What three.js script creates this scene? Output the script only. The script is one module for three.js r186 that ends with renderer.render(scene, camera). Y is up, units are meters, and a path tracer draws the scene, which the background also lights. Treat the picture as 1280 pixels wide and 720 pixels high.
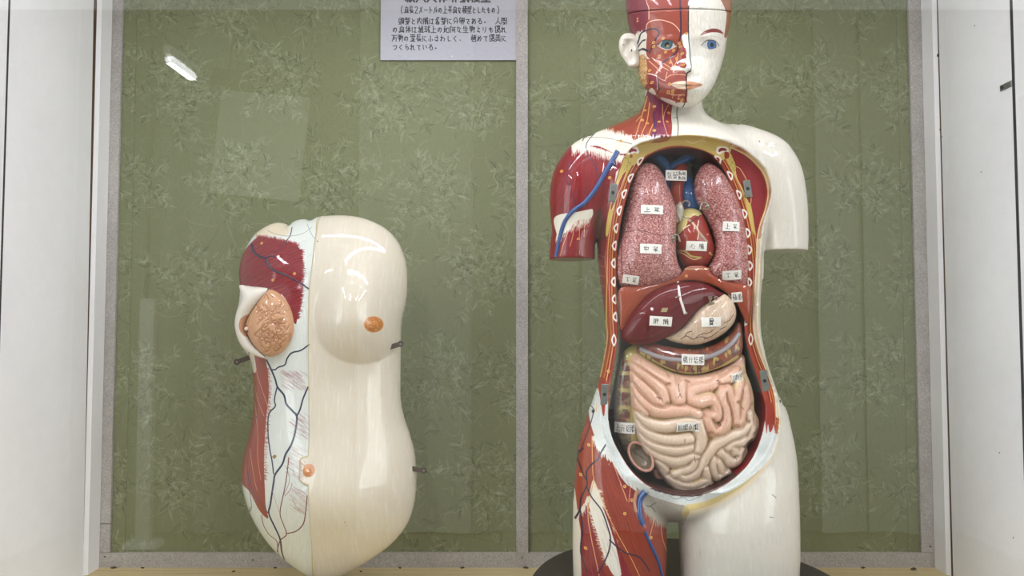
import * as THREE from 'three';
import { mergeGeometries } from 'three/addons/utils/BufferGeometryUtils.js';
import { RoundedBoxGeometry } from 'three/addons/geometries/RoundedBoxGeometry.js';
import { RectAreaLightUniformsLib } from 'three/addons/lights/RectAreaLightUniformsLib.js';

// ---------------------------------------------------------------- camera, lights, exposure
const scene = new THREE.Scene();
const FOCAL = 924, PITCH = 2.5 * Math.PI / 180, EYE = [0, 1.367, 1.7];
const camera = new THREE.PerspectiveCamera(2 * Math.atan(360 / FOCAL) * 180 / Math.PI, 1280 / 720, 0.05, 30);
camera.position.set(...EYE);
camera.rotation.x = PITCH;
camera.updateMatrixWorld(true);
const renderer = new THREE.WebGLRenderer({ antialias: true });
renderer.toneMapping = THREE.LinearToneMapping;
renderer.toneMappingExposure = 1.13;
renderer.shadowMap.enabled = true;
scene.background = new THREE.Color(0xdfe8f0);
RectAreaLightUniformsLib.init();
// every light source: [x, y, z, width, length, intensity] (room ceiling fixtures, curtained windows and the tube inside the case are built with these below)
const CEILING_LAMPS = [[-1.4, 2.66, 1.5, 0.12, 1.1, 36], [1.4, 2.66, 1.5, 0.12, 1.1, 36], [-0.5, 2.66, 2.1, 0.1, 0.8, 36], [0.75, 2.66, 2.1, 0.1, 0.8, 36], [-1.69, 2.66, 3.46, 0.04, 0.26, 14]];
const WINDOW_GLOW = 2.9, CASE_TUBE = 22;

// ---------------------------------------------------------------- helpers
let seedState = 7;
const seed = (n) => { seedState = n >>> 0; };
const rnd = () => { seedState = (seedState + 0x6d2b79f5) | 0; let t = Math.imul(seedState ^ (seedState >>> 15), 1 | seedState); t = (t + Math.imul(t ^ (t >>> 7), 61 | t)) ^ t; return ((t ^ (t >>> 14)) >>> 0) / 4294967296; };
const rr = (a, b) => a + (b - a) * rnd();
const clamp = (v, a, b) => Math.min(b, Math.max(a, v));
const sstep = (a, b, v) => { const t = clamp((v - a) / (b - a), 0, 1); return t * t * (3 - 2 * t); };
const sinP = Math.sin(PITCH), cosP = Math.cos(PITCH);
// measured photograph position + real depth z -> world x, y (used only to size things while building them)
function W(px, py, z) {
  const a = (px - 640) / FOCAL, b = (360 - py) / FOCAL, dy = b * cosP + sinP, dz = b * sinP - cosP, t = (z - EYE[2]) / dz;
  return [EYE[0] + a * t, EYE[1] + dy * t];
}
const V = (px, py, z) => { const [x, y] = W(px, py, z); return new THREE.Vector3(x, y, z); };
function spline(pts, closed, n) {
  const m = pts.length, out = [], seg = closed ? m : m - 1, at = (i) => closed ? pts[(i + m) % m] : pts[clamp(i, 0, m - 1)];
  for (let i = 0; i < seg; i++) {
    const p0 = at(i - 1), p1 = at(i), p2 = at(i + 1), p3 = at(i + 2);
    for (let k = 0; k < n; k++) {
      const t = k / n, t2 = t * t, t3 = t2 * t;
      out.push(p1.map((_, d) => 0.5 * (2 * p1[d] + (p2[d] - p0[d]) * t + (2 * p0[d] - 5 * p1[d] + 4 * p2[d] - p3[d]) * t2 + (3 * p1[d] - p0[d] - 3 * p2[d] + p3[d]) * t3)));
    }
  }
  if (!closed) out.push(pts[m - 1].slice());
  return out;
}
function polyDistance(poly, x, y, closed = true) {           // signed (inside positive) for closed outlines
  let best = 1e9, inside = false;
  const n = poly.length;
  for (let i = closed ? 0 : 1, j = closed ? n - 1 : 0; i < n; j = i++) {
    const ax = poly[j][0], ay = poly[j][1], bx = poly[i][0], by = poly[i][1], ex = bx - ax, ey = by - ay;
    const t = clamp(((x - ax) * ex + (y - ay) * ey) / (ex * ex + ey * ey + 1e-18), 0, 1), qx = x - ax - ex * t, qy = y - ay - ey * t, d = qx * qx + qy * qy;
    if (d < best) best = d;
    if (closed && (ay > y) !== (by > y) && x < (bx - ax) * (y - ay) / (by - ay) + ax) inside = !inside;
  }
  best = Math.sqrt(best);
  return closed ? (inside ? best : -best) : best;
}
const table = (rows) => (v) => { if (v <= rows[0][0]) return rows[0][1]; for (let i = 1; i < rows.length; i++) if (v <= rows[i][0]) { const t = (v - rows[i - 1][0]) / (rows[i][0] - rows[i - 1][0]); return rows[i - 1][1] + (rows[i][1] - rows[i - 1][1]) * t * t * (3 - 2 * t); } return rows[rows.length - 1][1]; };

// ---- a swelling body over one or more outlines: solves a membrane over each outline so that the form is round at its edge and full in the middle
class Field {
  constructor(comps, h, blend = 0.001) {
    this.h = h;
    const polys = comps.map((c) => spline(c.pts, true, 5).map(([px, py]) => W(px, py, typeof c.z === 'function' ? c.z(px, py) : c.z)));
    this.polys = polys;
    let x0 = 1e9, x1 = -1e9, y0 = 1e9, y1 = -1e9;
    for (const p of polys) for (const [x, y] of p) { x0 = Math.min(x0, x); x1 = Math.max(x1, x); y0 = Math.min(y0, y); y1 = Math.max(y1, y); }
    const pad = 4 * h; x0 -= pad; x1 += pad; y0 -= pad; y1 += pad;
    const nx = this.nx = Math.ceil((x1 - x0) / h) + 1, ny = this.ny = Math.ceil((y1 - y0) / h) + 1;
    Object.assign(this, { x0, y0, x1: x0 + (nx - 1) * h, y1: y0 + (ny - 1) * h });
    this.u = null;
    comps.forEach((c, ci) => {
      const u = this.solve(polys[ci], c.c);
      if (!this.u) this.u = u;
      else for (let i = 0; i < u.length; i++) { const a = this.u[i], b = u[i], k = Math.max(blend - Math.abs(a - b), 0) / blend; this.u[i] = Math.max(a, b) + k * k * blend / 4 * (a > 0 || b > 0 ? 1 : 0.2); }
    });
    this.b = new Float32Array(nx * ny);
  }
  solve(poly, c) {
    const { nx, ny, h, x0, y0 } = this, n = nx * ny, d = new Float32Array(n), u = new Float32Array(n), cc = c * h * h, todo = [];
    for (let j = 0; j < ny; j++) for (let i = 0; i < nx; i++) { const k = j * nx + i; d[k] = polyDistance(poly, x0 + i * h, y0 + j * h); if (d[k] > 0 && i && j && i < nx - 1 && j < ny - 1) todo.push(k); }
    const off = [1, -1, nx, -nx], diag = new Float32Array(todo.length);
    todo.forEach((k, q) => { let s = 4; for (const o of off) if (d[k + o] <= 0) s += Math.min(3, -d[k + o] / Math.max(d[k], 0.15 * h)); diag[q] = s; u[k] = c * 0.3 * d[k] * 0.05; });
    const om = 1.93;
    for (let it = 0; it < 320; it++) for (let q = 0; q < todo.length; q++) {
      const k = todo[q]; let s = cc;
      if (d[k + 1] > 0) s += u[k + 1]; if (d[k - 1] > 0) s += u[k - 1]; if (d[k + nx] > 0) s += u[k + nx]; if (d[k - nx] > 0) s += u[k - nx];
      u[k] += om * (s / diag[q] - u[k]);
    }
    const done = new Uint8Array(n); for (const k of todo) done[k] = 1;
    let slope = new Float32Array(n); for (const k of todo) slope[k] = clamp(u[k] / Math.max(d[k], 0.3 * h), 0, 1);
    for (let pass = 0; pass < 4; pass++) {
      const add = [];
      for (let j = 1; j < ny - 1; j++) for (let i = 1; i < nx - 1; i++) { const k = j * nx + i; if (done[k]) continue; let s = 0, m = 0; for (const o of [...off, nx + 1, nx - 1, -nx + 1, -nx - 1]) if (done[k + o]) { s += slope[k + o]; m++; } if (m) add.push([k, s / m]); }
      for (const [k, s] of add) { done[k] = 1; slope[k] = s; u[k] = d[k] * s; }
    }
    for (let k = 0; k < n; k++) if (!done[k]) u[k] = d[k] * 0.05;
    return u;
  }
  sample(arr, x, y) {
    const fx = clamp((x - this.x0) / this.h, 0, this.nx - 1.001), fy = clamp((y - this.y0) / this.h, 0, this.ny - 1.001), i = Math.floor(fx), j = Math.floor(fy), a = fx - i, b = fy - j, k = j * this.nx + i;
    return (arr[k] * (1 - a) + arr[k + 1] * a) * (1 - b) + (arr[k + this.nx] * (1 - a) + arr[k + this.nx + 1] * a) * b;
  }
  each(fn) { const { nx, ny, h, x0, y0 } = this; for (let j = 0; j < ny; j++) for (let i = 0; i < nx; i++) fn(x0 + i * h, y0 + j * h, j * nx + i); }
  top(zc) { return (x, y) => (typeof zc === 'function' ? zc(x, y) : zc) + Math.sqrt(Math.max(0, this.sample(this.u, x, y))) + this.sample(this.b, x, y); }
  // full, heavy swelling: soft above, turning in sharply at its lower edge
  swell(px, py, r, height, z) { const [cx, cy] = W(px, py, z), s = (EYE[2] - z) / FOCAL * r; this.each((x, y, k) => { const dx = (x - cx) / s, dy = (y - cy) / s, q = Math.sqrt(dx * dx + (dy > 0 ? dy * dy * 0.4 : dy * dy)); if (q < 1) { const t = 0.5 + 0.5 * dy / (Math.hypot(dx, dy) + 0.12); this.b[k] += height * Math.pow(1 - q * q, 1.0 + 1.1 * t); } }); }
  // local bump: centre and radii measured in photograph pixels at depth z
  bump(px, py, rx, ry, height, z, turn = 0, power = 1) {
    const [cx, cy] = W(px, py, z), s = (EYE[2] - z) / FOCAL, ca = Math.cos(turn), sa = Math.sin(turn);
    this.each((x, y, k) => { const dx = (x - cx) / s, dy = -(y - cy) / s, a = (dx * ca + dy * sa) / rx, b = (-dx * sa + dy * ca) / ry, q = a * a + b * b; if (q < 9) this.b[k] += height * (power === 2 ? Math.sqrt(Math.max(0, 1 - q)) : Math.exp(-q * 1.2)); });
  }
}
// surface nets over f(x, y, z) given as per-column u, plus clip functions in metres (positive outside)
function netMesh(F, { zc, zmin, zmax, hz, clip, ramp = 0.02 }) {
  const h = F.h, nz = Math.ceil((zmax - zmin) / hz) + 1, { nx, ny } = F, N = nx * ny * nz, g = new Float32Array(N);
  for (let j = 0; j < ny; j++) for (let i = 0; i < nx; i++) {
    const k = j * nx + i, u = F.u[k], b = F.b[k], x = F.x0 + i * h, y = F.y0 + j * h, z0 = typeof zc === 'function' ? zc(x, y) : zc, div = 2 * Math.max(Math.sqrt(Math.max(u, 0)), 0.012), border = !i || !j || i === nx - 1 || j === ny - 1;
    for (let q = 0; q < nz; q++) {
      const z = zmin + q * hz; let dz = z - z0;
      if (dz > 0) dz -= b * sstep(0, ramp, dz);
      let f = (dz * dz - u) / div;
      if (clip) f = Math.max(f, clip(x, y, z, k));
      if (border || !q || q === nz - 1) f = Math.max(f, 1e-4);
      g[q * nx * ny + k] = f;
    }
  }
  const pos = [], idx = [], id = new Int32Array(N).fill(-1), S = [1, nx, nx * ny];
  const corner = []; for (let c = 0; c < 8; c++) corner.push((c & 1) * S[0] + ((c >> 1) & 1) * S[1] + ((c >> 2) & 1) * S[2]);
  const edges = []; for (let a = 0; a < 8; a++) for (let bit = 1; bit < 8; bit <<= 1) if (!(a & bit)) edges.push([a, a | bit]);
  for (let q = 0; q < nz - 1; q++) for (let j = 0; j < ny - 1; j++) for (let i = 0; i < nx - 1; i++) {
    const k = q * S[2] + j * nx + i; let m = 0;
    for (let c = 0; c < 8; c++) if (g[k + corner[c]] < 0) m |= 1 << c;
    if (m === 0 || m === 255) continue;
    let sx = 0, sy = 0, sz = 0, n = 0;
    for (const [a, b] of edges) {
      const ia = (m >> a) & 1, ib = (m >> b) & 1; if (ia === ib) continue;
      const va = g[k + corner[a]], vb = g[k + corner[b]], t = va / (va - vb);
      sx += (a & 1) + t * ((b & 1) - (a & 1)); sy += ((a >> 1) & 1) + t * (((b >> 1) & 1) - ((a >> 1) & 1)); sz += (a >> 2) + t * ((b >> 2) - (a >> 2)); n++;
    }
    id[k] = pos.length / 3;
    pos.push(F.x0 + (i + sx / n) * h, F.y0 + (j + sy / n) * h, zmin + (q + sz / n) * hz);
  }
  for (let q = 1; q < nz - 1; q++) for (let j = 1; j < ny - 1; j++) for (let i = 1; i < nx - 1; i++) {
    const k = q * S[2] + j * nx + i, s0 = g[k] < 0;
    for (let ax = 0; ax < 3; ax++) {
      if (s0 === (g[k + S[ax]] < 0)) continue;
      const b1 = S[(ax + 1) % 3], b2 = S[(ax + 2) % 3], A = id[k - b1 - b2], B = id[k - b2], C = id[k], D = id[k - b1];
      if (A < 0 || B < 0 || C < 0 || D < 0) continue;
      if (s0) idx.push(A, B, C, A, C, D); else idx.push(A, C, B, A, D, C);
    }
  }
  const geo = new THREE.BufferGeometry();
  geo.setAttribute('position', new THREE.Float32BufferAttribute(pos, 3));
  geo.setIndex(idx);
  geo.computeVertexNormals();
  return geo;
}
function relax(geo, rounds, amount = 0.5) {                    // evens out the mesh a little, keeping its volume
  const p = geo.attributes.position.array, n = p.length / 3, ix = geo.index.array;
  for (let r = 0; r < rounds * 2; r++) {
    const s = new Float32Array(n * 3), c = new Float32Array(n), w = r % 2 ? -amount * 1.02 : amount;
    for (let t = 0; t < ix.length; t += 3) for (let e = 0; e < 3; e++) { const a = ix[t + e], b = ix[t + (e + 1) % 3]; for (let d = 0; d < 3; d++) { s[a * 3 + d] += p[b * 3 + d]; s[b * 3 + d] += p[a * 3 + d]; } c[a]++; c[b]++; }
    for (let i = 0; i < n; i++) if (c[i]) for (let d = 0; d < 3; d++) p[i * 3 + d] += w * (s[i * 3 + d] / c[i] - p[i * 3 + d]);
  }
  geo.computeVertexNormals();
}
// ---- a paint canvas over a rectangle of the model's own front (metres), unrolled straight from the front of the model
class Paint {
  constructor(x0, y0, x1, y1, perMetre, base) {
    Object.assign(this, { x0, y0, x1, y1 });
    this.c = document.createElement('canvas');
    this.s = perMetre; this.c.width = Math.round((x1 - x0) * perMetre); this.c.height = Math.round((y1 - y0) * perMetre);
    this.g = this.c.getContext('2d');
    this.g.fillStyle = base; this.g.fillRect(0, 0, this.c.width, this.c.height);
    this.g.lineCap = 'round'; this.g.lineJoin = 'round';
    this.front = () => 0.3;
    this.k = 1.34 / FOCAL * perMetre;                         // one photograph pixel, about, in texels
  }
  P([px, py]) { let z = 0.38, x = 0, y = 0; for (let i = 0; i < 5; i++) { [x, y] = W(px, py, z); z = this.front(x, y); } return [(x - this.x0) * this.s, (this.y1 - y) * this.s]; }
  path(pts, closed, smooth) { const q = (smooth ? spline(pts, closed, 6) : pts).map((p) => this.P(p)); this.g.beginPath(); q.forEach(([x, y], i) => (i ? this.g.lineTo(x, y) : this.g.moveTo(x, y))); if (closed) this.g.closePath(); }
  poly(pts, color, smooth = true) { this.path(pts, true, smooth); this.g.fillStyle = color; this.g.fill(); return this; }
  line(pts, width, color, smooth = true) { this.path(pts, false, smooth); this.g.strokeStyle = color; this.g.lineWidth = width * this.k; this.g.stroke(); return this; }
  dot(p, r, color) { const [x, y] = this.P(p); this.g.fillStyle = color; this.g.beginPath(); this.g.arc(x, y, r * this.k, 0, 7); this.g.fill(); return this; }
  pins(list, color = '#e8b45c', r = 1.9) { for (const p of list) { this.dot(p, r, color); this.dot(p, r * 0.45, '#8a5a2c'); } return this; }
  // fringe of fibre strokes across a line a->b, brushed along dir
  fringe(pts, dir, len, n, color, width = 0.7) { const q = spline(pts, false, 40); width *= 0.55; for (let i = 0; i < n * 4; i++) { const [x, y] = q[Math.floor(rnd() * q.length)], l = len * (0.2 + 0.8 * rnd() * rnd()), j = rr(-0.15, 0.15), x2 = x + rr(-2, 2), y2 = y + rr(-1, 1); this.line([[x2, y2], [x2 + (dir[0] + j * dir[1]) * l, y2 + (dir[1] - j * dir[0]) * l]], width, color, false); } return this; }
  grain(n, colors, r0, r1, stretch = 1) { const { width: w, height: hh } = this.c; for (let i = 0; i < n; i++) { this.g.fillStyle = colors[Math.floor(rnd() * colors.length)]; const r = rr(r0, r1); this.g.fillRect(rnd() * w, rnd() * hh, r, r * stretch * rr(0.6, 1.4)); } return this; }
  tex() { const t = new THREE.CanvasTexture(this.c); t.colorSpace = THREE.SRGBColorSpace; t.magFilter = THREE.LinearFilter; t.anisotropy = 8; return t; }
  uv(geo) { const p = geo.attributes.position, a = new Float32Array(p.count * 2); for (let i = 0; i < p.count; i++) { a[i * 2] = (p.getX(i) - this.x0) / (this.x1 - this.x0); a[i * 2 + 1] = (p.getY(i) - this.y0) / (this.y1 - this.y0); } geo.setAttribute('uv', new THREE.BufferAttribute(a, 2)); return geo; }
}
const lacquer = (o = {}) => new THREE.MeshPhysicalMaterial({ roughness: 0.55, specularIntensity: 0.45, clearcoat: 0.75, clearcoatRoughness: 0.05, ...o });
const plain = (color, o = {}) => new THREE.MeshStandardMaterial({ color, roughness: 0.6, ...o });
const names = new Map();
const numbered = (name) => { const n = names.get(name) ?? 0; names.set(name, n + 1); return n ? name + '_' + String(n).padStart(3, '0') : name; };
function add(parent, name, geo, mat, label) {
  const m = new THREE.Mesh(geo, mat); m.name = parent === scene ? numbered(name) : name; m.castShadow = m.receiveShadow = true; parent.add(m);
  if (label) m.userData.label = label;
  return m;
}
function thing(name, label, category, [x, y, z], group) {
  const o = new THREE.Group(); o.name = numbered(name); o.position.set(x, y, z); scene.add(o); o.userData = { label, category }; if (group) o.userData.group = group;
  o.updateMatrixWorld(true); return o;
}
function put(root, name, geo, mat, label) { geo.translate(-root.position.x, -root.position.y, -root.position.z); return add(root, name, geo, mat, label); }   // geometry given in world metres
function putIn(part, root, name, geo, mat, label) { geo.translate(-root.position.x, -root.position.y, -root.position.z); return add(part, name, geo, mat, label); }
function structure(name, geo, mat, label, category = 'wall') { const m = add(scene, name, geo, mat); m.userData = { label, category, kind: 'structure' }; return m; }
const box = (x0, x1, y0, y1, z0, z1) => { const g = new THREE.BoxGeometry(x1 - x0, y1 - y0, z1 - z0); g.translate((x0 + x1) / 2, (y0 + y1) / 2, (z0 + z1) / 2); return g; };
function boxUV(g, s = 1) { const p = g.attributes.position, n = g.attributes.normal, a = g.attributes.uv; for (let i = 0; i < p.count; i++) { const ax = Math.abs(n.getX(i)), ay = Math.abs(n.getY(i)), az = Math.abs(n.getZ(i)); if (ax > ay && ax > az) a.setXY(i, p.getZ(i) * s, p.getY(i) * s); else if (ay > az) a.setXY(i, p.getX(i) * s, p.getZ(i) * s); else a.setXY(i, p.getX(i) * s, p.getY(i) * s); } return g; }
const tube = (pts, r, seg = 40, sides = 8) => { const c = new THREE.CatmullRomCurve3(pts); return new THREE.TubeGeometry(c, seg, r, sides, false); };
// tube whose radius follows r(t)
function taper(pts, rf, seg = 40, sides = 10) { const c = new THREE.CatmullRomCurve3(pts), g = new THREE.TubeGeometry(c, seg, 1, sides, false), p = g.attributes.position; for (let i = 0; i <= seg; i++) { const o = c.getPointAt(i / seg), r = rf(i / seg); for (let j = 0; j <= sides; j++) { const k = i * (sides + 1) + j; p.setXYZ(k, o.x + (p.getX(k) - o.x) * r, o.y + (p.getY(k) - o.y) * r, o.z + (p.getZ(k) - o.z) * r); } } g.computeVertexNormals(); return g; }
const pinOn = (front) => (px, py) => { let z = 0.38, x = 0, y = 0; for (let i = 0; i < 6; i++) { [x, y] = W(px, py, z); z = front(x, y); } return new THREE.Vector3(x, y, z); };
const normalOn = (front) => (v) => { const e = 0.003; return new THREE.Vector3(-(front(v.x + e, v.y) - front(v.x - e, v.y)) / (2 * e), -(front(v.x, v.y + e) - front(v.x, v.y - e)) / (2 * e), 1).normalize(); };
function noiseTexture(size, base, spread, blotch, seedN) {     // soft layered grain around a base colour
  seed(seedN); const d = new Uint8Array(size * size * 4), lat = (n) => { const a = new Float32Array(n * n); for (let i = 0; i < a.length; i++) a[i] = rnd() - 0.5; return (x, y) => { const fx = x * n, fy = y * n, i = Math.floor(fx), j = Math.floor(fy), u = fx - i, v = fy - j, A = (p, q) => a[((q + n) % n) * n + ((p + n) % n)]; return (A(i, j) * (1 - u) + A(i + 1, j) * u) * (1 - v) + (A(i, j + 1) * (1 - u) + A(i + 1, j + 1) * u) * v; }; };
  const a = lat(6), b = lat(24), c = lat(90);
  for (let y = 0; y < size; y++) for (let x = 0; x < size; x++) { const u = x / size, v = y / size, n = (rnd() - 0.5) * spread + (a(u, v) * 1.2 + b(u, v) * 0.7 + c(u, v) * 0.5) * blotch, k = (y * size + x) * 4; for (let q = 0; q < 3; q++) d[k + q] = clamp(base[q] + n, 0, 255); d[k + 3] = 255; }
  const t = new THREE.DataTexture(d, size, size); t.colorSpace = THREE.SRGBColorSpace; t.magFilter = THREE.LinearFilter; t.wrapS = t.wrapT = THREE.RepeatWrapping; t.needsUpdate = true; return t;
}
// ---------------------------------------------------------------- the display case and the room in front of it
const CASE_Y = W(640, 708, 0)[1], LEFT = -0.935, RIGHT = 0.957, CASE_TOP = 2.3, FRONT = 0.72;
const whitePaint = plain(0xffffff, { map: noiseTexture(512, [244, 243, 244], 5, 4, 11), roughness: 0.55, bumpMap: noiseTexture(512, [128, 128, 128], 40, 30, 12), bumpScale: 0.0006 });
const speckle = plain(0xffffff, { map: noiseTexture(512, [182, 177, 171], 44, 16, 13), roughness: 0.7 });
const brownWood = plain(0x6b5138, { roughness: 0.8 });
{
  // woven floral wallpaper: sprays of leaf strokes on a green ground
  const Y0 = CASE_Y - 0.03, Y1 = CASE_TOP + 0.05, MIDX = 0.023, k = 2048 / (Y1 - Y0);
  function paperPanel(X0, X1, seedN) {
  const w = Math.round((X1 - X0) * k), hh = 2048, c = document.createElement('canvas'); c.width = w; c.height = hh; const g = c.getContext('2d');
  g.fillStyle = '#7f845f'; g.fillRect(0, 0, w, hh);
  seed(seedN); g.lineCap = 'round';
  for (let i = 0; i < 50000; i++) { g.fillStyle = rnd() < 0.5 ? 'rgba(76,80,46,0.15)' : 'rgba(170,174,136,0.12)'; g.fillRect(rnd() * w, rnd() * hh, rr(1, 2), rr(2, 9)); }
  const tone = () => { const t = rnd(); return t < 0.68 ? `rgba(${170 + t * 20 | 0},${178 + t * 18 | 0},${150 + t * 18 | 0},${rr(0.16, 0.46).toFixed(2)})` : `rgba(74,80,52,${rr(0.24, 0.5).toFixed(2)})`; };
  const leaf = (x, y, a, l, b) => { const nx = Math.cos(a), ny = Math.sin(a); g.beginPath(); g.moveTo(x, y); g.quadraticCurveTo(x + nx * l * 0.5 - ny * b, y + ny * l * 0.5 + nx * b, x + nx * l, y + ny * l); g.quadraticCurveTo(x + nx * l * 0.5 + ny * b * 0.4, y + ny * l * 0.5 - nx * b * 0.4, x, y); g.strokeStyle = tone(); g.lineWidth = rr(1, 2.2); g.stroke(); if (rnd() < 0.14) { g.fillStyle = 'rgba(176,184,150,0.13)'; g.fill(); } };
  const curl = (x, y, a, l) => { g.beginPath(); g.moveTo(x, y); let aa = a; const t = rr(-0.3, 0.3); for (let i = 0; i < 16; i++) { x += Math.cos(aa) * l / 12; y += Math.sin(aa) * l / 12; aa += t + rr(-0.2, 0.2); g.lineTo(x, y); } g.strokeStyle = tone(); g.lineWidth = rr(0.8, 1.5); g.stroke(); };
  // one branch: a bent stem with paired leaves and a ragged bloom at its end
  const branch = (x, y, a, n, R) => { const bend = rr(-0.16, 0.16); for (let i = 0; i < n; i++) { const nx = x + Math.cos(a) * R * 0.11, ny = y + Math.sin(a) * R * 0.11; g.beginPath(); g.moveTo(x, y); g.lineTo(nx, ny); g.strokeStyle = tone(); g.lineWidth = 1.2; g.stroke(); x = nx; y = ny; a += bend + rr(-0.1, 0.1); for (const s of [-1, 1]) if (rnd() < 0.85) leaf(x, y, a + s * rr(0.4, 1.2), R * rr(0.1, 0.24), s * R * rr(0.02, 0.07)); } for (let p = 0; p < 4; p++) leaf(x + rr(-5, 5), y + rr(-5, 5), a + rr(-1.5, 1.5), R * rr(0.1, 0.22), R * rr(-0.05, 0.05)); };
  const spray = (cx, cy, R) => {
    const lean = rr(0, 6.28);
    for (let i = 0; i < 9; i++) { const a = lean + i * 0.7 + rr(-0.25, 0.25); branch(cx + Math.cos(a) * R * 0.12, cy + Math.sin(a) * R * 0.12, a, Math.round(rr(5, 9)), R); }
    for (let i = 0; i < 120; i++) { const a = rr(0, 6.28), r = R * Math.pow(rnd(), 0.6) * 0.75; leaf(cx + Math.cos(a) * r, cy + Math.sin(a) * r, rr(0, 6.28), rr(0.08, 0.2) * R, rr(-0.06, 0.06) * R); }
    for (let f = 0; f < 2; f++) { const a = rr(0, 6.28), fx = cx + Math.cos(a) * R * 0.45, fy = cy + Math.sin(a) * R * 0.45; for (let ring = 1; ring < 4; ring++) for (let p = 0; p < 5 + ring * 2; p++) { const t = p * 6.28 / (5 + ring * 2) + rr(-0.2, 0.2), q = R * 0.065 * ring; leaf(fx + Math.cos(t) * q, fy + Math.sin(t) * q, t + rr(-0.5, 0.5), R * rr(0.08, 0.14), R * rr(0.03, 0.06)); } }
    for (let i = 0; i < 26; i++) { const a = rr(0, 6.28); curl(cx + Math.cos(a) * R * rr(0.5, 1.05), cy + Math.sin(a) * R * rr(0.5, 1.1), rr(0, 6.28), R * rr(0.2, 0.6)); }
  };
  for (let row = 0; row < 8; row++) for (let col = -1; col < 5; col++) spray((col + (row % 2) * 0.5) * 300 + rr(-30, 30), row * 290 + rr(-30, 30), rr(130, 165));
  const map = new THREE.CanvasTexture(c); map.colorSpace = THREE.SRGBColorSpace; map.magFilter = THREE.LinearFilter; map.anisotropy = 8;
  const geo = box(X0, X1, Y0, Y1, -0.03, 0), p = geo.attributes.position, uv = geo.attributes.uv;
  for (let i = 0; i < p.count; i++) uv.setXY(i, (p.getX(i) - X0) / (X1 - X0), (p.getY(i) - Y0) / (Y1 - Y0));
  return [geo, plain(0xffffff, { map, roughness: 0.75, bumpMap: map, bumpScale: 0.0006 })];
  }
  const [gl, ml] = paperPanel(LEFT - 0.06, MIDX, 21), [gr, mr] = paperPanel(MIDX, RIGHT + 0.06, 22);
  const wall = structure('wall_back', gl, ml, 'green floral wallpaper back wall of the display case');
  add(wall, 'wall_panel', gr, mr);
  // edge of the paper turned up beside both side strips
  for (const [a, b, m] of [[LEFT + 0.028, LEFT + 0.058, ml], [RIGHT - 0.058, RIGHT - 0.034, mr]]) { const e = box(a, b, CASE_Y + 0.03, CASE_TOP, 0, 0.0012), q = e.attributes.position, t = e.attributes.uv; for (let i = 0; i < q.count; i++) t.setXY(i, 0.4 + (q.getX(i) - a), (q.getY(i) - Y0) / (Y1 - Y0)); add(wall, 'paper_edge', e, m); }
}
// stone-grain trim strips
const strip = (name, x0, x1, y0, y1, z1, label) => structure(name, boxUV(box(x0, x1, y0, y1, 0, z1), 1.3), speckle, label, 'trim');
strip('trim_1', LEFT, LEFT + 0.027, CASE_Y + 0.098, CASE_TOP, 0.008, 'speckled grey upright strip at left edge of green wall');
strip('trim_2', LEFT, LEFT + 0.027, CASE_Y + 0.0335, CASE_Y + 0.0965, 0.008, 'short speckled grey strip piece in lower left corner');
strip('trim_3', RIGHT - 0.033, RIGHT, CASE_Y + 0.0335, CASE_TOP, 0.008, 'speckled grey upright strip at right edge of green wall');
strip('trim_4', 0.0095, 0.0365, CASE_Y + 0.03, CASE_TOP, 0.0095, 'speckled grey upright strip down the middle of green wall');
const base4 = strip('trim_5', LEFT, RIGHT, CASE_Y, CASE_Y + 0.0325, 0.008, 'speckled grey strip along foot of green wall');
{
  const nail = new THREE.CylinderGeometry(0.0016, 0.0016, 0.002, 8), dark = plain(0x3a342c);
  for (const [px, py, z] of [[131, 696, 0.0085], [316, 700, 0.0085], [653, 697, 0.0085], [1163, 683, 0.0085]]) { const n = add(base4, 'nail', nail, dark); const [x, y] = W(px, py, z); n.position.set(x, y, z); n.rotation.x = Math.PI / 2; }
}
// white side walls, each of two panels with a dark gap, corner posts and the bare wood behind the gaps
const prismXZ = (pts, y0, y1) => { const s = new THREE.Shape(pts.map(([x, z]) => new THREE.Vector2(x, -z))), g = new THREE.ExtrudeGeometry(s, { depth: y1 - y0, bevelEnabled: false }); g.rotateX(-Math.PI / 2); g.translate(0, y0, 0); return g; };
function sidePanel(X, out, zA, zB, gapTop, gapBottom) {       // panel whose back edge leans away from the post towards the top
  const g = box(0, 1, 0, 1, 0, 1), p = g.attributes.position, x0 = Math.min(X, X + out * 0.018), x1 = Math.max(X, X + out * 0.018);
  for (let i = 0; i < p.count; i++) { const ty = p.getY(i); p.setXYZ(i, p.getX(i) ? x1 : x0, ty ? CASE_TOP : CASE_Y, p.getZ(i) ? zB : zA + (ty ? gapTop : gapBottom)); }
  g.computeVertexNormals(); return boxUV(g, 2);
}
const wl = structure('wall_left', sidePanel(LEFT, -1, 0.062, 0.346, 0.017, 0.0015), whitePaint, 'white painted side panel at left of the case');
const wr = structure('wall_right', sidePanel(RIGHT, 1, 0.062, 0.303, 0.006, 0.009), whitePaint, 'white painted side panel at right of the case');
add(wl, 'front_panel', sidePanel(LEFT, -1, 0.352, FRONT, 0, 0), whitePaint);
add(wr, 'front_panel', sidePanel(RIGHT, 1, 0.312, FRONT, 0, 0), whitePaint);
add(wl, 'wood_backing', box(LEFT - 0.05, LEFT - 0.0185, CASE_Y, CASE_TOP, -0.03, FRONT), brownWood);
add(wr, 'wood_backing', box(RIGHT + 0.0185, RIGHT + 0.05, CASE_Y, CASE_TOP, -0.03, FRONT), brownWood);
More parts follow.
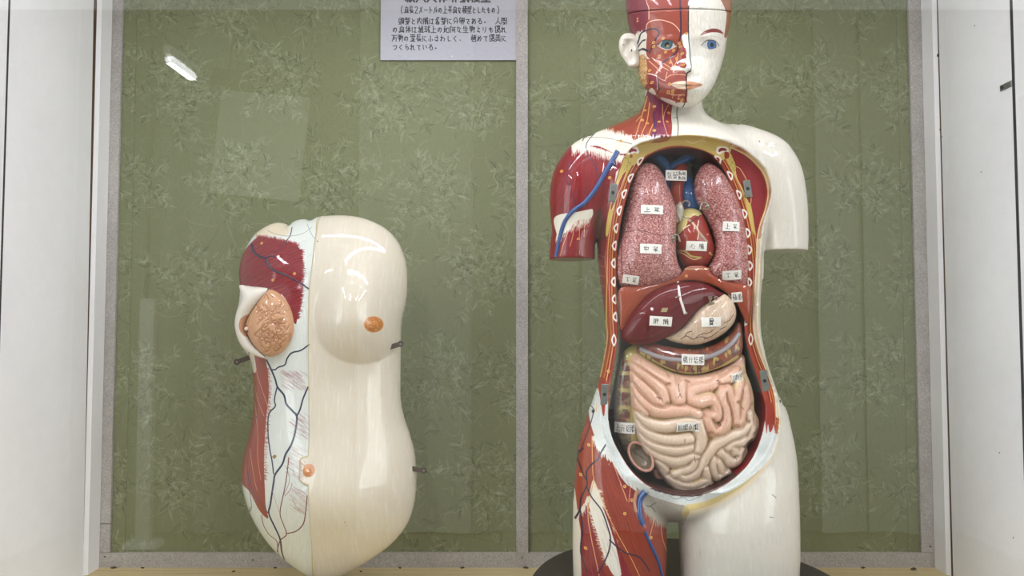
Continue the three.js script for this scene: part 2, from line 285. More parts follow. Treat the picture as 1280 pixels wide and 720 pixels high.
const postL = structure('trim_6', prismXZ([[LEFT - 0.02, 0], [LEFT, 0], [LEFT + 0.006, 0.012], [LEFT + 0.006, 0.055], [LEFT - 0.001, 0.062], [LEFT - 0.02, 0.062]], CASE_Y, CASE_TOP), whitePaint, 'white wooden corner post at left end of green wall', 'trim');
const postR = structure('trim_7', prismXZ([[RIGHT + 0.02, 0], [RIGHT + 0.02, 0.062], [RIGHT + 0.001, 0.062], [RIGHT - 0.006, 0.055], [RIGHT - 0.006, 0.012], [RIGHT, 0]], CASE_Y, CASE_TOP), whitePaint, 'white wooden corner post at right end of green wall', 'trim');
const seal = plain(0x0e0d0c, { roughness: 0.9 });
add(wl, 'seal', box(LEFT - 0.017, LEFT - 0.0004, CASE_Y, CASE_TOP, 0.3462, 0.3518), seal);
add(wr, 'seal', box(RIGHT + 0.0004, RIGHT + 0.017, CASE_Y, CASE_TOP, 0.3032, 0.3118), seal);
add(postL, 'bare_wood_edge', box(LEFT - 0.018, LEFT - 0.0012, CASE_Y, CASE_TOP, 0.0605, 0.0632), brownWood);
add(postR, 'bare_wood_edge', box(RIGHT + 0.0012, RIGHT + 0.018, CASE_Y, CASE_TOP, 0.0605, 0.0632), brownWood);
{
  const steel = plain(0x8d8d8a, { metalness: 0.8, roughness: 0.35 }), black = plain(0x15130f);
  const zL = 0.3, yL = W(1265, 105, zL)[1];
  const latch = thing('latch_plate', 'small steel latch plate on the right white side panel', 'latch', [RIGHT - 0.001, yL, zL - 0.012]);
  const pg = new RoundedBoxGeometry(0.003, 0.012, 0.034, 2, 0.0014); add(latch, 'plate', pg, steel);
  const sg = new THREE.CylinderGeometry(0.0034, 0.0034, 0.003, 12); sg.rotateZ(Math.PI / 2); sg.translate(-0.002, 0, -0.009); add(latch, 'screw', sg, black);
  const hinge = thing('latch_pin', 'small black pin in the gap beside the right corner post', 'pin', [RIGHT - 0.0005, W(1170, 69, 0.066)[1], 0.0655]);
  const hg = new RoundedBoxGeometry(0.004, 0.006, 0.005, 2, 0.001); add(hinge, 'pin_head', hg, black);
  const hs = new THREE.CylinderGeometry(0.001, 0.001, 0.014, 8); hs.rotateZ(Math.PI / 2); hs.translate(0.008, 0, 0); add(hinge, 'shank', hs, black);
  // nail heads and chips in the white panels
  const chip = new THREE.SphereGeometry(0.0016, 8, 6);
  for (const [px, py] of [[1244, 566], [1258, 672], [1228, 32], [1183, 171], [1180, 162], [1231, 215]]) { const Z = RIGHT * FOCAL / (px - 640), z = EYE[2] - Z, m = add(wr, 'nail', chip, black); m.position.set(RIGHT, W(px, py, z)[1], z); m.scale.set(0.3, 1, 0.8); }
}
// plywood floor of the case
{
  const c = document.createElement('canvas'); c.width = 1024; c.height = 512; const g = c.getContext('2d'); seed(31);
  g.fillStyle = '#d3c08e'; g.fillRect(0, 0, 1024, 512);
  for (let i = 0; i < 900; i++) { const y = rnd() * 512, x = rnd() * 1024, l = rr(60, 400); g.strokeStyle = rnd() < 0.5 ? 'rgba(150,122,70,0.16)' : 'rgba(240,226,180,0.2)'; g.lineWidth = rr(0.6, 2.4); g.beginPath(); g.moveTo(x, y); g.bezierCurveTo(x + l * 0.3, y + rr(-3, 3), x + l * 0.7, y + rr(-3, 3), x + l, y + rr(-2, 2)); g.stroke(); }
  const t = new THREE.CanvasTexture(c); t.colorSpace = THREE.SRGBColorSpace; t.magFilter = THREE.LinearFilter; t.wrapS = t.wrapT = THREE.RepeatWrapping;
  structure('floor', boxUV(box(LEFT - 0.05, RIGHT + 0.05, CASE_Y - 0.03, CASE_Y, -0.03, FRONT + 0.03), 0.9), plain(0xffffff, { map: t, roughness: 0.6 }), 'pale plywood floor of the display case', 'floor');
  const CRUMB_AT = { 142: 'nearest the left corner post', 178: 'second from the left corner post', 292: 'just left of the torso cover', 344: 'under the left edge of the torso cover', 451: 'just right of the torso cover foot', 500: 'second to the right of the torso cover', 578: 'third to the right of the torso cover', 657: 'right below the middle wall strip', 1079: 'just right of the round black stand', 1142: 'nearest the right corner post' };
  const dead = plain(0x4a3a22, { roughness: 0.9 });
  for (const [px, py, a, n] of [[142, 711.5, 0.2, 1], [178, 710.5, -0.4, 0.8], [344, 711, 0.1, 0.7], [500, 711, 2, 0.8], [578, 711, 0.6, 0.9], [657, 711, -0.3, 1], [1079, 711, 0.4, 0.9], [1142, 713.5, 0.5, 1.3], [292, 716, 0.9, 0.7], [451, 716, -0.6, 0.6]]) {
    const bz = W(px, py, 0.02), z = EYE[2] - (EYE[2] - 0.012) * (EYE[1] - CASE_Y) / (EYE[1] - bz[1]) * 0.999;
    const sh = new THREE.IcosahedronGeometry(0.0035 * n, 1), q = sh.attributes.position; seed(px); for (let i = 0; i < q.count; i++) q.setXYZ(i, q.getX(i) * 1.9 * (1 + 0.2 * Math.sin(q.getY(i) * 2000)), q.getY(i) * 0.55, q.getZ(i) * 0.9);
    sh.computeVertexNormals();
    const zz = Math.max(0.013, z), m = add(scene, 'wood_chip', sh, dead); m.position.set(W(px, py, zz)[0], CASE_Y + 0.0018 * n, zz); m.rotation.y = a;
    m.userData = { label: 'dark wood crumb on the case floor, ' + CRUMB_AT[px], category: 'crumb', group: 'crumbs along the foot of the wall' };
  }
}
// roof of the case, its front header and the wall around the opening, then the room the photographer stands in
const roomPaint = plain(0xd6d8da, { roughness: 0.85 });
structure('ceiling_1', box(LEFT - 0.05, RIGHT + 0.05, CASE_TOP, CASE_TOP + 0.03, -0.03, FRONT), whitePaint, 'white board roof of the display case', 'ceiling');
const wf = structure('wall_front', box(-2.9, LEFT - 0.02, 0, 2.72, FRONT, FRONT + 0.06), roomPaint, 'plain room wall around the display case opening');
add(wf, 'wall_side', box(RIGHT + 0.02, 2.9, 0, 2.72, FRONT, FRONT + 0.06), roomPaint);
add(wf, 'header', box(LEFT - 0.02, RIGHT + 0.02, CASE_TOP - 0.02, 2.72, FRONT, FRONT + 0.06), roomPaint);
add(wf, 'dado', box(LEFT - 0.02, RIGHT + 0.02, 0, CASE_Y - 0.002, FRONT, FRONT + 0.06), roomPaint);
structure('floor_1', box(-2.9, 2.9, -0.05, 0, FRONT, 4.6), plain(0x8a7a66, { roughness: 0.5 }), 'brown floor of the exhibition room', 'floor');
structure('ceiling', box(-2.9, 2.9, 2.72, 2.78, FRONT, 2.9), roomPaint, 'white ceiling of the exhibition room', 'ceiling');
structure('ceiling_2', box(-2.9, 2.9, 4.0, 4.06, 2.86, 4.6), roomPaint, 'higher white ceiling at the far end of the room', 'ceiling');
structure('wall_upper', box(-2.9, 2.9, 2.78, 4.06, 2.84, 2.9), roomPaint, 'upper wall where the room ceiling steps up');
structure('wall_room_left', box(-2.96, -2.9, -0.05, 4.06, FRONT, 4.6), roomPaint, 'left wall of the exhibition room');
structure('wall_room_right', box(2.9, 2.96, -0.05, 4.06, FRONT, 4.6), roomPaint, 'right wall of the exhibition room');
structure('wall_room_back', box(-2.96, 2.96, -0.05, 4.06, 4.6, 4.66), roomPaint, 'far wall of the exhibition room behind the viewer');
// ceiling fixtures
CEILING_LAMPS.forEach(([x, y, z, w, l, I], n) => {
  const f = thing('ceiling_lamp', ['tube ceiling lamp left of the case front', 'tube ceiling lamp right of the case front', 'tube ceiling lamp in mid room, left row', 'tube ceiling lamp in mid room, right row', 'short tube ceiling lamp at the far end of the room'][n], 'lamp', [x, y, z], 'room ceiling lamps');
  const hb = new RoundedBoxGeometry(w, 0.05, l + 0.06, 2, 0.01); hb.translate(0, 0.035, 0); add(f, 'housing', hb, plain(0xe8e8e4));
  for (const s of [-1, 1]) { const tg = new THREE.CylinderGeometry(0.014, 0.014, l, 12); tg.rotateX(Math.PI / 2); tg.translate(s * w * 0.25, -0.005, 0); add(f, 'tube', tg, new THREE.MeshStandardMaterial({ color: 0xffffff, emissive: 0xf5f6ff, emissiveIntensity: 6 })); }
  if (n === 4) { const rod = new THREE.CylinderGeometry(0.008, 0.008, 1.28, 8); rod.translate(0, 0.7, 0); add(f, 'hanger', rod, plain(0x8a8a86)); }
  const L = new THREE.RectAreaLight(0xf5f6ff, I, w, l); L.position.set(x, y - 0.025, z); L.rotation.x = -Math.PI / 2; scene.add(L);
});
// curtained windows in the far wall and the left wall
function curtainWindow(name, cx, cy, cz, w, hh, turn, label) {
  const f = thing(name, label, 'window', [cx, cy - hh / 2, cz]); f.rotation.y = turn;
  const n = 120, g = new THREE.PlaneGeometry(w, hh, n, 4), p = g.attributes.position; for (let i = 0; i < p.count; i++) p.setZ(i, 0.03 + 0.018 * Math.sin(p.getX(i) * 46 + Math.sin(p.getX(i) * 9) * 2)); g.translate(0, hh / 2, 0); g.computeVertexNormals();
  add(f, 'curtain', g, new THREE.MeshStandardMaterial({ color: 0xd8dacb, side: THREE.DoubleSide, roughness: 0.9, emissive: 0xe6efe8, emissiveIntensity: 0.9 }));
  for (const [a, b, c, d] of [[-w / 2 - 0.05, w / 2 + 0.05, hh, hh + 0.06], [-w / 2 - 0.05, w / 2 + 0.05, -0.06, 0], [-w / 2 - 0.05, -w / 2, 0, hh], [w / 2, w / 2 + 0.05, 0, hh]]) add(f, 'frame_bar', box(a, b, c, d, 0, 0.07), plain(0x6e5f4a));
  const L = new THREE.RectAreaLight(0xeff4ff, WINDOW_GLOW, w, hh); L.position.set(cx + Math.sin(turn) * 0.07, cy, cz + Math.cos(turn) * 0.07); L.rotation.y = turn + Math.PI; scene.add(L);
}
curtainWindow('curtained_window', -2.895, 1.6, 2.3, 2.9, 1.9, Math.PI / 2, 'daylit curtained window in the left room wall');
curtainWindow('curtained_window', 2.895, 1.6, 2.3, 2.9, 1.9, -Math.PI / 2, 'daylit curtained window in the right room wall');
{
  const hh = 3.92, f = thing('drape', 'long pale drape of several widths hanging along the far room wall', 'curtain', [0, 0.02, 4.5]);
  let x0 = -2.85; const cloths = [0x8c8c84, 0xb4b6ae, 0x74756e, 0x9a9b94].map((c) => plain(c, { side: THREE.DoubleSide, roughness: 0.95 }));
  [0.5, 0.34, 0.22, 0.62, 0.18, 0.44, 0.3, 0.5, 0.2, 0.42, 0.36, 0.24, 0.5, 0.3, 0.58].forEach((w, n) => {
    const g = new THREE.PlaneGeometry(w, hh, Math.ceil(w * 75), 2), p = g.attributes.position;
    for (let i = 0; i < p.count; i++) { const x = p.getX(i) + x0; p.setZ(i, -0.035 * Math.sin(x * 21 + Math.sin(x * 5) * 2.2) - 0.02 * Math.sin(x * 9 + 1)); }
    g.translate(x0 + w / 2, hh / 2, 0); g.computeVertexNormals(); add(f, 'cloth', g, cloths[(n * 7 + (n >> 1)) % 4]); x0 += w;
  });
  const rod = new THREE.CylinderGeometry(0.015, 0.015, 5.7, 10); rod.rotateZ(Math.PI / 2); rod.translate(0, hh + 0.02, 0); add(f, 'rail', rod, plain(0x6e5f4a));
}
// pale notice board hung high in front of the drape, mirrored at upper left of the glass
{ const f = thing('notice_board', 'pale notice board hanging in front of the far drape', 'board', [-1.62, 2.14, 4.35]); f.rotation.z = -0.1; const bg = new RoundedBoxGeometry(0.56, 0.66, 0.03, 2, 0.008); bg.translate(0, 0.33, 0); add(f, 'board', bg, plain(0xc4cabd)); const tg = new RoundedBoxGeometry(0.7, 0.12, 0.05, 2, 0.008); tg.translate(0, 0.73, 0); add(f, 'top_rail', tg, plain(0x4c4a42)); for (const s of [-1, 1]) { const cg = new THREE.CylinderGeometry(0.006, 0.006, 1.0, 6); cg.translate(s * 0.25, 1.28, 0); add(f, 'cord', cg, plain(0x4c4a42)); } }
// white post of the doorway behind the viewer, seen faintly in the glass
{ const f = thing('door_post', 'white door post standing before the far drape', 'post', [-2.22, 0, 4.25]); const pg = new RoundedBoxGeometry(0.09, 1.5, 0.05, 2, 0.008); pg.translate(0, 0.75, 0); add(f, 'post', pg, plain(0xc9c9c4)); const fg = new RoundedBoxGeometry(0.2, 0.04, 0.12, 2, 0.008); fg.translate(0, 0.02, 0); add(f, 'foot', fg, whitePaint); }
// tube lamp under the roof of the case
{
  const f = thing('case_lamp', 'tube lamp under the roof of the display case', 'lamp', [0.01, CASE_TOP - 0.04, 0.6]);
  const hb = new RoundedBoxGeometry(1.3, 0.035, 0.06, 2, 0.006); hb.translate(0, 0.0215, 0); add(f, 'housing', hb, plain(0xe8e8e4));
  const tg = new THREE.CylinderGeometry(0.013, 0.013, 1.2, 12); tg.rotateZ(Math.PI / 2); tg.translate(0, -0.01, 0); add(f, 'tube', tg, new THREE.MeshStandardMaterial({ color: 0xffffff, emissive: 0xf5f6ff, emissiveIntensity: 5 }));
  const L = new THREE.RectAreaLight(0xf5f6ff, CASE_TUBE, 1.2, 0.05); L.position.set(0.01, CASE_TOP - 0.066, 0.6); L.rotation.x = -Math.PI / 2; scene.add(L);
}
// the front glass
structure('window_1', box(LEFT - 0.02, RIGHT + 0.02, CASE_Y, CASE_TOP, FRONT - 0.006, FRONT - 0.001), new THREE.MeshPhysicalMaterial({ color: 0xffffff, roughness: 0.0, transmission: 1, thickness: 0, ior: 1.5 }), 'large glass front pane of the display case', 'glass');
// ---------------------------------------------------------------- brush lettering: strokes on a 10 x 10 square, two digits a point
const GLYPHS = {
  '大': '0393 5053 5309 5399', '上': '4049 4484 0999', '中': '1282 1226 8286 1686 4049', '下': '0191 5159 5577', '葉': '0191 3032 7072 1484 3437 7477 3777 5359 5617 5698', '心': '1417 3247 6988 86 5253 8495',
  '臓': '1119 1141 4149 1343 1545 5292 6062 8082 5454 5359 5494 6474 7389 9799 8499 6686', '肝': '1119 1141 4149 1444 1646 5191 5494 7179', '胃': '1080 1014 8084 1484 4044 1282 2529 2575 7579 2777 2878', '横': '2029 0343 2307 2446 4191 5053 8083 4393 5458 5494 9498 5898 5696 7347 5839 8899', '行': '3012 3315 2529 5191 4494 7479', '結': '3012 1234 4215 1534 2539 0707 4748 5191 7074 5494 5659 5696 9699 5999', '腸': '1119 1141 4149 1343 1545 5090 5054 9094 5292 5494 4696 5749 7659 9699 9988', '空': '5051 1113 1191 9193 3214 7284 2585 5558 0898', '回': '1119 1191 9199 1999 3336 3363 6366 3666', '小': '5059 5947 2316 7386', '膜': '1119 1141 4149 1444 1646 5191 6062 8082 5393 5356 9396 5494 5696 4797 7849 7899', '隔': '1019 1040 4024 2446 4615 5090 6181 6163 8183 6383 5494 5459 9499 7479 6686', '気': '3013 2191 1373 7399 4969 2568 6528', '管': '2010 2040 3032 7060 7090 8082 1393 1315 9395 3535 3539 3575 7577 3777 3979 7779', '動': '0050 1232 1236 5256 1252 1454 1656 3038 0858 6393 7379 9399 8988', '脈': '1119 1141 4149 1444 1646 6171 6159 7279 9183 7599',
  '身': '5041 2228 2282 8289 2484 2686 0898 8619', '長': '2026 2080 2272 2474 0696 3639 3958 8757 5799', '2': '2231718365298989', 'メ': '7119 3278', 'ー': '1585', 'ト': '3139 3486', 'ル': '323619 616895', 'の': '524628162352838669', '半': '2032 8072 1484 0696 5059', 'を': '1282 4126 2646 4668 84474989', '模': '2029 0343 2307 2446 4191 6062 8082 5393 5356 9396 5494 5696 4797 7849 7899', '型': '1151 0353 2116 4146 7074 9085 5559 1787 0999', 'と': '3144 8345274989', 'し': '31374988', 'た': '0363 3018 5484 566899', 'も': '41475988 86 1373 1575', '（': '7042475979', '）': '2052575929',
  '頭': '0141 0343 0306 4346 0646 1728 3728 0949 5191 7172 5292 5297 9297 5494 5696 5797 6849 8899', '部': '2020 0151 1122 4132 0353 1559 1555 5559 1959 6169 6191 9183 8395 9567', '内': '1219 1292 9299 5042 4227 4278', 'は': '1119 4292 7179 79486999', '各': '4014 3070 7018 2278 2669 2629 2676 7679 2979', 'に': '1119 4282 45478999', '分': '4004 5095 2575 4518 7578', '解': '2002 2141 1217 4249 1444 1646 5191 7147 9196 6696 5484 7379', 'で': '1282 8247 476989 7586', 'あ': '1282 3037 7329 2917 1734 3484 8497 9779', 'る': '2171 7116 1654 5484 8498 9859 5947', '。': '2636 3637 3727 2726', '人': '5045 4509 4599', '間': '0109 0141 4144 0444 0242 5191 5154 9199 5494 3637 3669 6669 3969 3767', '体': '3013 2229 4393 6069 6337 6397 5787', '地': '2028 0343 0849 4448 4899 9977 6057 8086 3573 7387', '球': '0141 0444 2128 0848 5292 7079 7347 7399 9071', '如': '2017 1738 0444 4409 5393 5359 9399 5999', '何': '2002 1119 3292 8289 4444 4447 6467 4464 4767', 'な': '1262 3027 7283 6467 67488999', '生': '2014 1383 1686 5059 0999', '物': '1013 0353 0546 3039 6042 5292 9289 6336 8347', 'よ': '5057 5383 57388889', 'り': '2126 71767659', '優': '2002 1119 3090 4181 4185 8185 4383 4585 3666 9699 5868 6829 4799', 'れ': '2029 0343 4308 4462 6268 6899', '万': '0191 4147 4119 4484 8489', '霊': '0090 1213 1292 9293 5054 3333 7373 2585 5559 6569 2748 8777 0999', 'ふ': '4152 5344 4457 5759 5939 1618 8698', 'さ': '1383 5078 7828 1628 2869', 'わ': '2029 0343 4308 4474 7496 9679', 'く': '7125 2579', '、': '2738', '極': '2029 0343 2307 2446 4191 7147 4747 5355 5363 6365 5565 7393 9367 7399 3999', 'め': '2147 7137 3719 1915 1553 5394 9469', 'て': '1282 8254 5457 5779', '美': '2031 7061 1181 1383 0595 5055 0797 5709 5799', 'つ': '1382 8295 9568 6848', 'ら': '4051 2247 4744 4474 7497 9759', 'い': '1127 2738 7296', '類': '0545 1132 4122 2029 2308 2348 5191 5297 9297 5494 5696 5797 6849 8899', '剖': '2020 0151 1122 4132 0353 1559 1555 5559 1959 7177 9199 9988',
};
// draws one character; brush = wavering handwriting
function glyph(g, ch, x, y, w, h, lw, brush = 0) {
  const s = GLYPHS[ch]; if (!s) return;
  for (const stroke of s.split(' ')) {
    g.beginPath();
    for (let i = 0; i < stroke.length; i += 2) { const px = x + (+stroke[i] + rr(-brush, brush)) / 9 * w, py = y + (+stroke[i + 1] + rr(-brush, brush)) / 9 * h; if (i) g.lineTo(px, py); else g.moveTo(px, py); }
    if (stroke.length === 2) g.lineTo(x + +stroke[0] / 9 * w + lw * 0.3, y + +stroke[1] / 9 * h);
    g.lineWidth = lw * (brush ? rr(0.7, 1.35) : 1); g.stroke();
  }
}
// ---------------------------------------------------------------- the tall anatomical torso
const SKIN = '#d4cfc1', RED = '#7e1017', ORANGE = '#8b321e', FASCIA = '#d3ddda', YEL = '#e2c27a', NAVY = '#232a45', FAT = '#cdb468';
const TZ = 0.33;                                               // depth of the torso's widest outline
const armLeft = [[775, 190], [745, 172], [720, 178], [702, 196], [691, 218], [687, 245], [688, 270], [690, 288], [688, 302], [686, 325], [684, 350], [690, 378], [715, 384], [738, 376], [744, 350], [743, 322], [745, 300], [754, 280], [772, 262], [788, 225]];
const armRight = [[905, 160], [928, 153], [950, 160], [972, 172], [989, 190], [1000, 212], [1006, 245], [1008, 280], [1008, 318], [1008, 345], [1000, 368], [978, 374], [957, 366], [949, 345], [949, 315], [946, 290], [930, 250], [905, 200]];
const trunk = [[826, 90], [812, 105], [809, 122], [800, 136], [782, 147], [757, 159], [738, 172], [729, 195], [732, 235], [741, 268], [746, 300], [748, 330], [752, 360], [755, 385], [757, 405], [757, 428], [754, 452], [748, 478], [742, 500], [735, 522], [727, 545], [722, 570], [724, 600], [742, 626], [785, 642], [825, 649], [845, 650], [868, 649], [925, 640], [975, 618], [990, 585], [988, 555], [981, 525], [972, 498], [964, 475], [957, 455], [952, 435], [948, 410], [948, 380], [949, 350], [950, 320], [954, 290], [961, 260], [968, 228], [962, 198], [942, 174], [915, 158], [896, 148], [885, 138], [882, 122], [880, 105], [868, 90], [848, 84]];
const legLeft = [[742, 505], [730, 540], [722, 575], [718, 610], [716, 650], [716, 700], [720, 750], [735, 795], [780, 806], [818, 795], [829, 750], [832, 700], [832, 665], [829, 640], [818, 600], [795, 550], [768, 512]];
const legRight = [[975, 505], [986, 540], [992, 575], [995, 610], [996, 650], [996, 700], [993, 750], [985, 795], [930, 806], [872, 795], [855, 750], [851, 700], [850, 668], [851, 645], [866, 612], [900, 560], [940, 512]];
const cutOuter = [[846, 175], [870, 175], [895, 178], [914, 184], [931, 192], [946, 205], [956, 220], [961, 240], [958, 260], [951, 281], [947, 303], [946, 335], [944, 365], [942, 395], [944, 420], [950, 442], [961, 470], [969, 495], [971, 520], [967, 547], [953, 575], [931, 598], [905, 616], [880, 627], [858, 631], [830, 627], [806, 616], [785, 598], [768, 576], [757, 550], [751, 522], [749, 495], [752, 472], [757, 452], [762, 430], [761, 412], [759, 392], [758, 368], [757, 345], [757, 318], [759, 292], [761, 268], [765, 245], [772, 218], [781, 195], [794, 184], [818, 178]];
const cavity = [[850, 184], [828, 187], [810, 195], [800, 208], [791, 224], [785, 242], [779, 264], [775, 287], [772, 312], [771, 342], [771, 370], [773, 400], [773, 422], [769, 450], [764, 476], [761, 502], [761, 526], [766, 548], [776, 568], [791, 590], [811, 607], [836, 617], [865, 620], [890, 614], [915, 600], [936, 580], [949, 556], [956, 530], [957, 508], [952, 488], [945, 465], [938, 445], [933, 425], [931, 405], [933, 380], [935, 350], [935, 320], [931, 290], [924, 262], [915, 235], [905, 212], [893, 196], [875, 187]];
const yOf = (py) => W(850, py, 0.37)[1];
const cutRows = [[640, 0.428], [625, 0.424], [600, 0.408], [560, 0.386], [520, 0.372], [470, 0.364], [300, 0.364], [215, 0.37], [190, 0.384], [175, 0.39]];
const cutZ = (() => { const t = table(cutRows.map(([py, z]) => [yOf(py), z])); const xa = W(800, 240, 0.37)[0], xb = W(764, 240, 0.37)[0], yl = yOf(330), yh = yOf(265); return (x, y) => t(y) + 0.03 * sstep(xa, xb, x) * sstep(yl, yh, y); })();
const FLOORZ = 0.262;
const toCut = (pts) => spline(pts, true, 5).map(([px, py]) => W(px, py, cutZ(...W(px, py, 0.37))));
const outerW = toCut(cutOuter), cavityW = toCut(cavity);
const TF = new Field([{ pts: trunk, z: TZ, c: 1.05 }, { pts: armLeft, z: TZ, c: 2.1 }, { pts: armRight, z: TZ, c: 2.1 }, { pts: legLeft, z: TZ, c: 1.9 }, { pts: legRight, z: TZ, c: 1.9 }], 0.0025, 0.0016);
// muscles under the paint
for (const [px, py, rx, ry, hgt, turn] of [[712, 225, 24, 46, 0.006, 0.25], [712, 305, 22, 20, 0.004, 0], [760, 232, 16, 40, 0.004, 0.2], [830, 155, 9, 34, 0.007, 0.25], [845, 176, 40, 8, 0.006, 0], [930, 180, 40, 9, 0.005, 0.35], [752, 610, 18, 60, 0.008, -0.25], [800, 650, 22, 80, 0.009, -0.5], [735, 690, 14, 70, 0.005, 0.05], [930, 640, 50, 70, 0.01, 0.2], [858, 640, 26, 18, 0.02, 0], [770, 172, 40, 8, 0.004, -0.2]]) TF.bump(px, py, rx, ry, hgt, 0.4, turn);
TF.each((x, y, k) => { if (y > yOf(182) && x > W(848, 150, 0.4)[0]) TF.b[k] += 0.0012; });
// the neck is slimmer than the chest and sits back under the chin
TF.each((x, y, k) => { const t = sstep(yOf(168), yOf(128), y); if (TF.u[k] > 0 && t > 0) TF.u[k] = Math.min(TF.u[k], TF.u[k] * (1 - t) + t * Math.min(TF.u[k], 0.0024)); });
const torsoZ = (x, y) => TZ - 0.032 * sstep(yOf(178), yOf(128), y);
const bodyTop = TF.top(torsoZ), torsoTop = (x, y) => Math.min(bodyTop(x, y), polyDistance(outerW, x, y) > 0 ? cutZ(x, y) : 9);
const DISC_TOP = 0.892;
const sdOut = new Float32Array(TF.nx * TF.ny), sdCav = new Float32Array(TF.nx * TF.ny);
TF.each((x, y, k) => { sdOut[k] = polyDistance(outerW, x, y); sdCav[k] = polyDistance(cavityW, x, y); });
const armCutL = W(715, 324.5, TZ)[1], armCutR = W(980, 314, TZ)[1], armXL = W(746, 330, TZ)[0], armXR = W(950.5, 330, TZ)[0];
const torsoGeo = netMesh(TF, {
  zc: torsoZ, zmin: TZ - 0.15, zmax: TZ + 0.16, hz: 0.0025,
  clip: (x, y, z, k) => {
    let f = DISC_TOP - y;
    f = Math.max(f, Math.min(sdOut[k], z - cutZ(x, y)), Math.min(sdCav[k], z - FLOORZ));
    if (x < armXL + 0.004 && y < armCutL + 0.02 && y > armCutL - 0.12) f = Math.max(f, Math.min(armCutL - y, armXL - x));
    if (x > armXR - 0.004 && y < armCutR + 0.02 && y > armCutR - 0.12) f = Math.max(f, Math.min(armCutR - y, x - armXR));
    return f;
  },
});
relax(torsoGeo, 1, 0.4);
const TP = new Paint(TF.x0, DISC_TOP - 0.01, TF.x1, W(850, 84, 0.33)[1] + 0.02, 2000, SKIN);
{
  const p = TP; seed(41);
  p.front = bodyTop;
  p.grain(9000, ['rgba(190,178,140,0.07)', 'rgba(255,252,240,0.08)', 'rgba(150,140,120,0.05)'], 2, 6, 6);
  // --- flayed half: neck and shoulder
  p.poly([[847, 95], [847, 135], [846, 178], [800, 184], [770, 215], [757, 300], [757, 345], [762, 430], [750, 480], [735, 500], [690, 340], [670, 330], [670, 200], [700, 180], [740, 150], [790, 140], [808, 118], [815, 90]], RED, false);
  p.poly([[800, 134], [812, 118], [824, 140], [800, 178], [788, 180], [760, 178], [720, 178], [735, 166], [765, 152]], ORANGE);
  p.poly([[808, 118], [816, 112], [825, 118], [833, 130], [838, 150], [838, 176], [812, 178], [806, 160], [818, 140]], '#6f2038');
  p.poly([[814, 115], [828, 122], [834, 145], [836, 172], [816, 174], [818, 145]], '#742040');
  p.poly([[830, 122], [842, 130], [842, 172], [836, 172], [833, 142]], '#8b2a28');
  p.poly([[792, 165], [806, 142], [816, 128], [818, 150], [812, 172], [797, 178]], '#8d3a2a');
  p.poly([[841, 131], [848, 131], [847, 176], [838, 176]], '#cfd0bf', false).line([[841, 147], [848, 147]], 0.8, '#3a3a38', false);
  p.line([[847.5, 130], [847, 150], [846, 176]], 0.9, '#2a2320', false);
  for (const l of [[[809, 120], [803, 143], [797, 162], [792, 178]], [[812, 128], [809, 150], [802, 168], [799, 180]], [[828, 130], [829, 150], [833, 165], [836, 176]], [[818, 152], [812, 165], [808, 178]], [[801, 145], [795, 152]], [[836, 130], [831, 140], [829, 150]]]) p.line(l, 0.9, '#dca266');
  p.line([[817, 140], [818, 158], [820, 176]], 2.2, '#4c2850').line([[822, 150], [816, 165]], 1.6, '#4c2850');
  p.pins([[818, 133], [806, 138], [803, 150], [809, 154], [830, 124], [836, 141], [824, 152], [834, 152], [805, 172], [818, 163]]);
  // clavicle band, white with frayed tendon edges
  p.poly([[715, 180], [735, 166], [752, 162], [775, 170], [795, 178], [800, 188], [772, 192], [745, 182], [720, 186]], '#ddd6c6');
  p.fringe([[722, 174], [745, 166], [775, 171], [790, 178]], [0, -1], 10, 130, '#ddd6c6', 0.8);
  p.fringe([[716, 182], [740, 184], [768, 192], [782, 196]], [0, 1], 15, 170, '#ddd6c6', 0.8);
  p.poly([[790, 178], [805, 172], [830, 174], [846, 176], [838, 181], [800, 186]], '#d9d8cc'); p.fringe([[796, 178], [815, 174], [840, 176]], [0, -1], 9, 60, '#d9d8cc', 0.7);
  p.line([[728, 172], [755, 172], [790, 180]], 0.7, '#6a5a50');
  // deltoid and upper arm fibres
  for (let i = 0; i < 150; i++) { const x = rr(690, 755), y = rr(195, 250); p.line([[x, y], [x - rr(0, 6), y + rr(10, 26)]], 0.5, rnd() < 0.5 ? 'rgba(90,12,22,0.35)' : 'rgba(190,60,58,0.28)'); }
  p.poly([[692, 276], [700, 268], [715, 266], [735, 262], [741, 262], [739, 272], [722, 276], [705, 292], [700, 302]], '#e2dccb'); p.fringe([[698, 290], [710, 282], [738, 270]], [-0.25, 1], 17, 90, '#e2dccb', 0.7);
  for (const l of [[[717, 280], [716, 295], [712, 308]], [[724, 275], [724, 300], [720, 318]], [[731, 278], [730, 296]], [[710, 290], [704, 306], [700, 320]]]) p.line(l, 0.7, '#dca266');
  p.line([[752, 158], [742, 168], [733, 180], [735, 193], [744, 208], [750, 224]], 1, '#33304a').line([[712, 200], [709, 222], [714, 240], [722, 262]], 1.3, '#54264a').line([[708, 194], [698, 204], [690, 214]], 0.9, '#3a2238').line([[806, 125], [785, 141], [760, 153], [738, 163], [728, 176]], 1.1, '#33222c');
  p.pins([[702, 214], [762, 222], [777, 219], [723, 299], [776, 176]]);
  p.poly([[752, 262], [758, 290], [756, 330], [748, 330], [744, 300], [742, 270]], '#5c2a22');
  // side below the arm
  p.poly([[740, 300], [756, 300], [757, 345], [760, 400], [762, 430], [755, 455], [748, 480], [720, 480], [720, 300]], '#7c2b26', false);
  for (let i = 0; i < 9; i++) p.line([[748, 318 + i * 12], [756, 322 + i * 12]], 0.6, '#a8703f');
